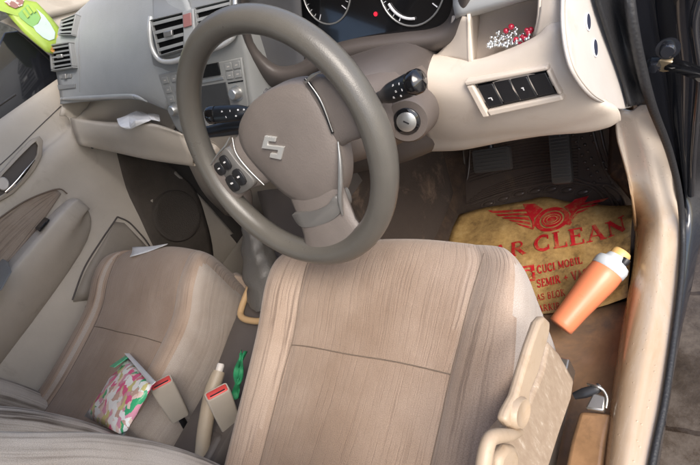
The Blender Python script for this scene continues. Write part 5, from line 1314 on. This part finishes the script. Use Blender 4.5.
beads('bead_bracelet', 'red and clear bead bracelet at the right end of the heap in the pocket', [
    [(506, 31, .855), (509, 28.5, .855), (513, 29, .853), (512, 33, .85)], [(516, 40, .838), (521, 37, .838), (525, 33, .84), (529, 29, .842), (532, 31, .84), (530, 35, .836), (524, 39, .834)], [(520, 42, .834), (526, 38, .834), (531, 33, .836)]], .0042, 'bead_r', 5)

# lime packet hanging at the far corner of the dash
lp = thing('lime_packet', 'lime green snack packet wedged between the far dash end and window', 'packet', tuple(at(30, 25, 'x', -.66)))
LXo = -.668
out = [(-20, -14), (4, -6), (14, -2), (36, 2), (44, 10), (52, 19), (60, 29), (66, 37), (60, 41), (56, 46), (53, 54), (46, 52), (34, 42), (24, 33), (14, 22), (6, 13), (-6, 6), (-20, 6)]
def lpt(p, o=0): return at(p[0], p[1], 'x', LXo + .0006 * (p[1] - 25)) + V((o, 0, 0))
P = [lpt(p) for p in out]; c = sum(P, V((0, 0, 0))) / len(P)
bm = loftbm([P, [c + (p - c) * .97 + V((.005, 0, 0)) for p in P], [c + (p - c) * .80 + V((.010, 0, 0)) for p in P], [c + (p - c) * .3 + V((.012, 0, 0)) for p in P]])
w = build('packet_film', bm, M['lime'], lp)
def patch(name, pts, mat, off=.0012):
    rr = []
    for p in pts:
        P_, n_ = hit(w, *p); rr.append(P_ + n_ * off)
    return plate(name, rr, V((.0012, 0, 0)), mat, lp, bevel=0)
patch('printed_label', [(36, 9), (44, 16), (50, 24), (55, 33), (54, 39), (49, 41), (43, 38), (36, 32), (33, 27), (38, 24), (41, 18), (38, 12)], M['wrapwhite'])
patch('printed_band', [(18, 14), (27, 5), (33, 8), (40, 18), (38, 23), (33, 28), (27, 24), (20, 18)], M['limedark'])
for a, b in [(22, 12), (25, 8.5), (28.5, 7)]:
    patch('printed_stripe', [(a, b), (a + 2, b - 1.5), (a + 7, b + 5), (a + 5, b + 7)], M['lime'], .004)
patch('printed_picture', [(4, 2), (12, -1), (24, 1), (22, 6), (15, 9), (8, 6)], blotches('picture_print', [(.6, .5, .45), (.3, .15, .12), (.8, .7, .6), (.5, .12, .1)], 60), .002)
patch('orange_tip', [(58, 33), (64, 36), (60, 39.5), (56, 38)], M['wraporange'], .002)
patch('orange_tip', [(51, 47), (55, 48), (53, 53), (50, 51)], M['wraporange'], .002)

# ================================================================== LIGHT
wo = bpy.data.worlds.new('World'); scene.world = wo; wo.use_nodes = True
nt = wo.node_tree; bg = nt.nodes['Background']
sky = nt.nodes.new('ShaderNodeTexSky'); sky.sky_type = 'NISHITA'; sky.sun_disc = False
EL, AZ = math.radians(44), math.radians(112)      # azimuth from +Y towards +X: light comes in at the open driver's door
sky.sun_elevation = EL; sky.sun_rotation = AZ; sky.dust_density = 3; sky.ozone_density = 1
nt.links.new(sky.outputs[0], bg.inputs[0]); bg.inputs[1].default_value = .15
sun = bpy.data.lights.new('sun', 'SUN'); sun.energy = 1.3; sun.angle = math.radians(35); sun.color = (1, .96, .9)
so_ = bpy.data.objects.new('sun', sun); COL.objects.link(so_)
dirv = V((math.sin(AZ) * math.cos(EL), math.cos(AZ) * math.cos(EL), math.sin(EL)))
so_.rotation_euler = dirv.to_track_quat('Z', 'Y').to_euler()
vs = scene.view_settings; vs.view_transform = 'Standard'; vs.look = 'None'; vs.gamma = 1; vs.exposure = 1.08
scene.render.engine = 'CYCLES'
scene.cycles.max_bounces = 10; scene.cycles.diffuse_bounces = 6
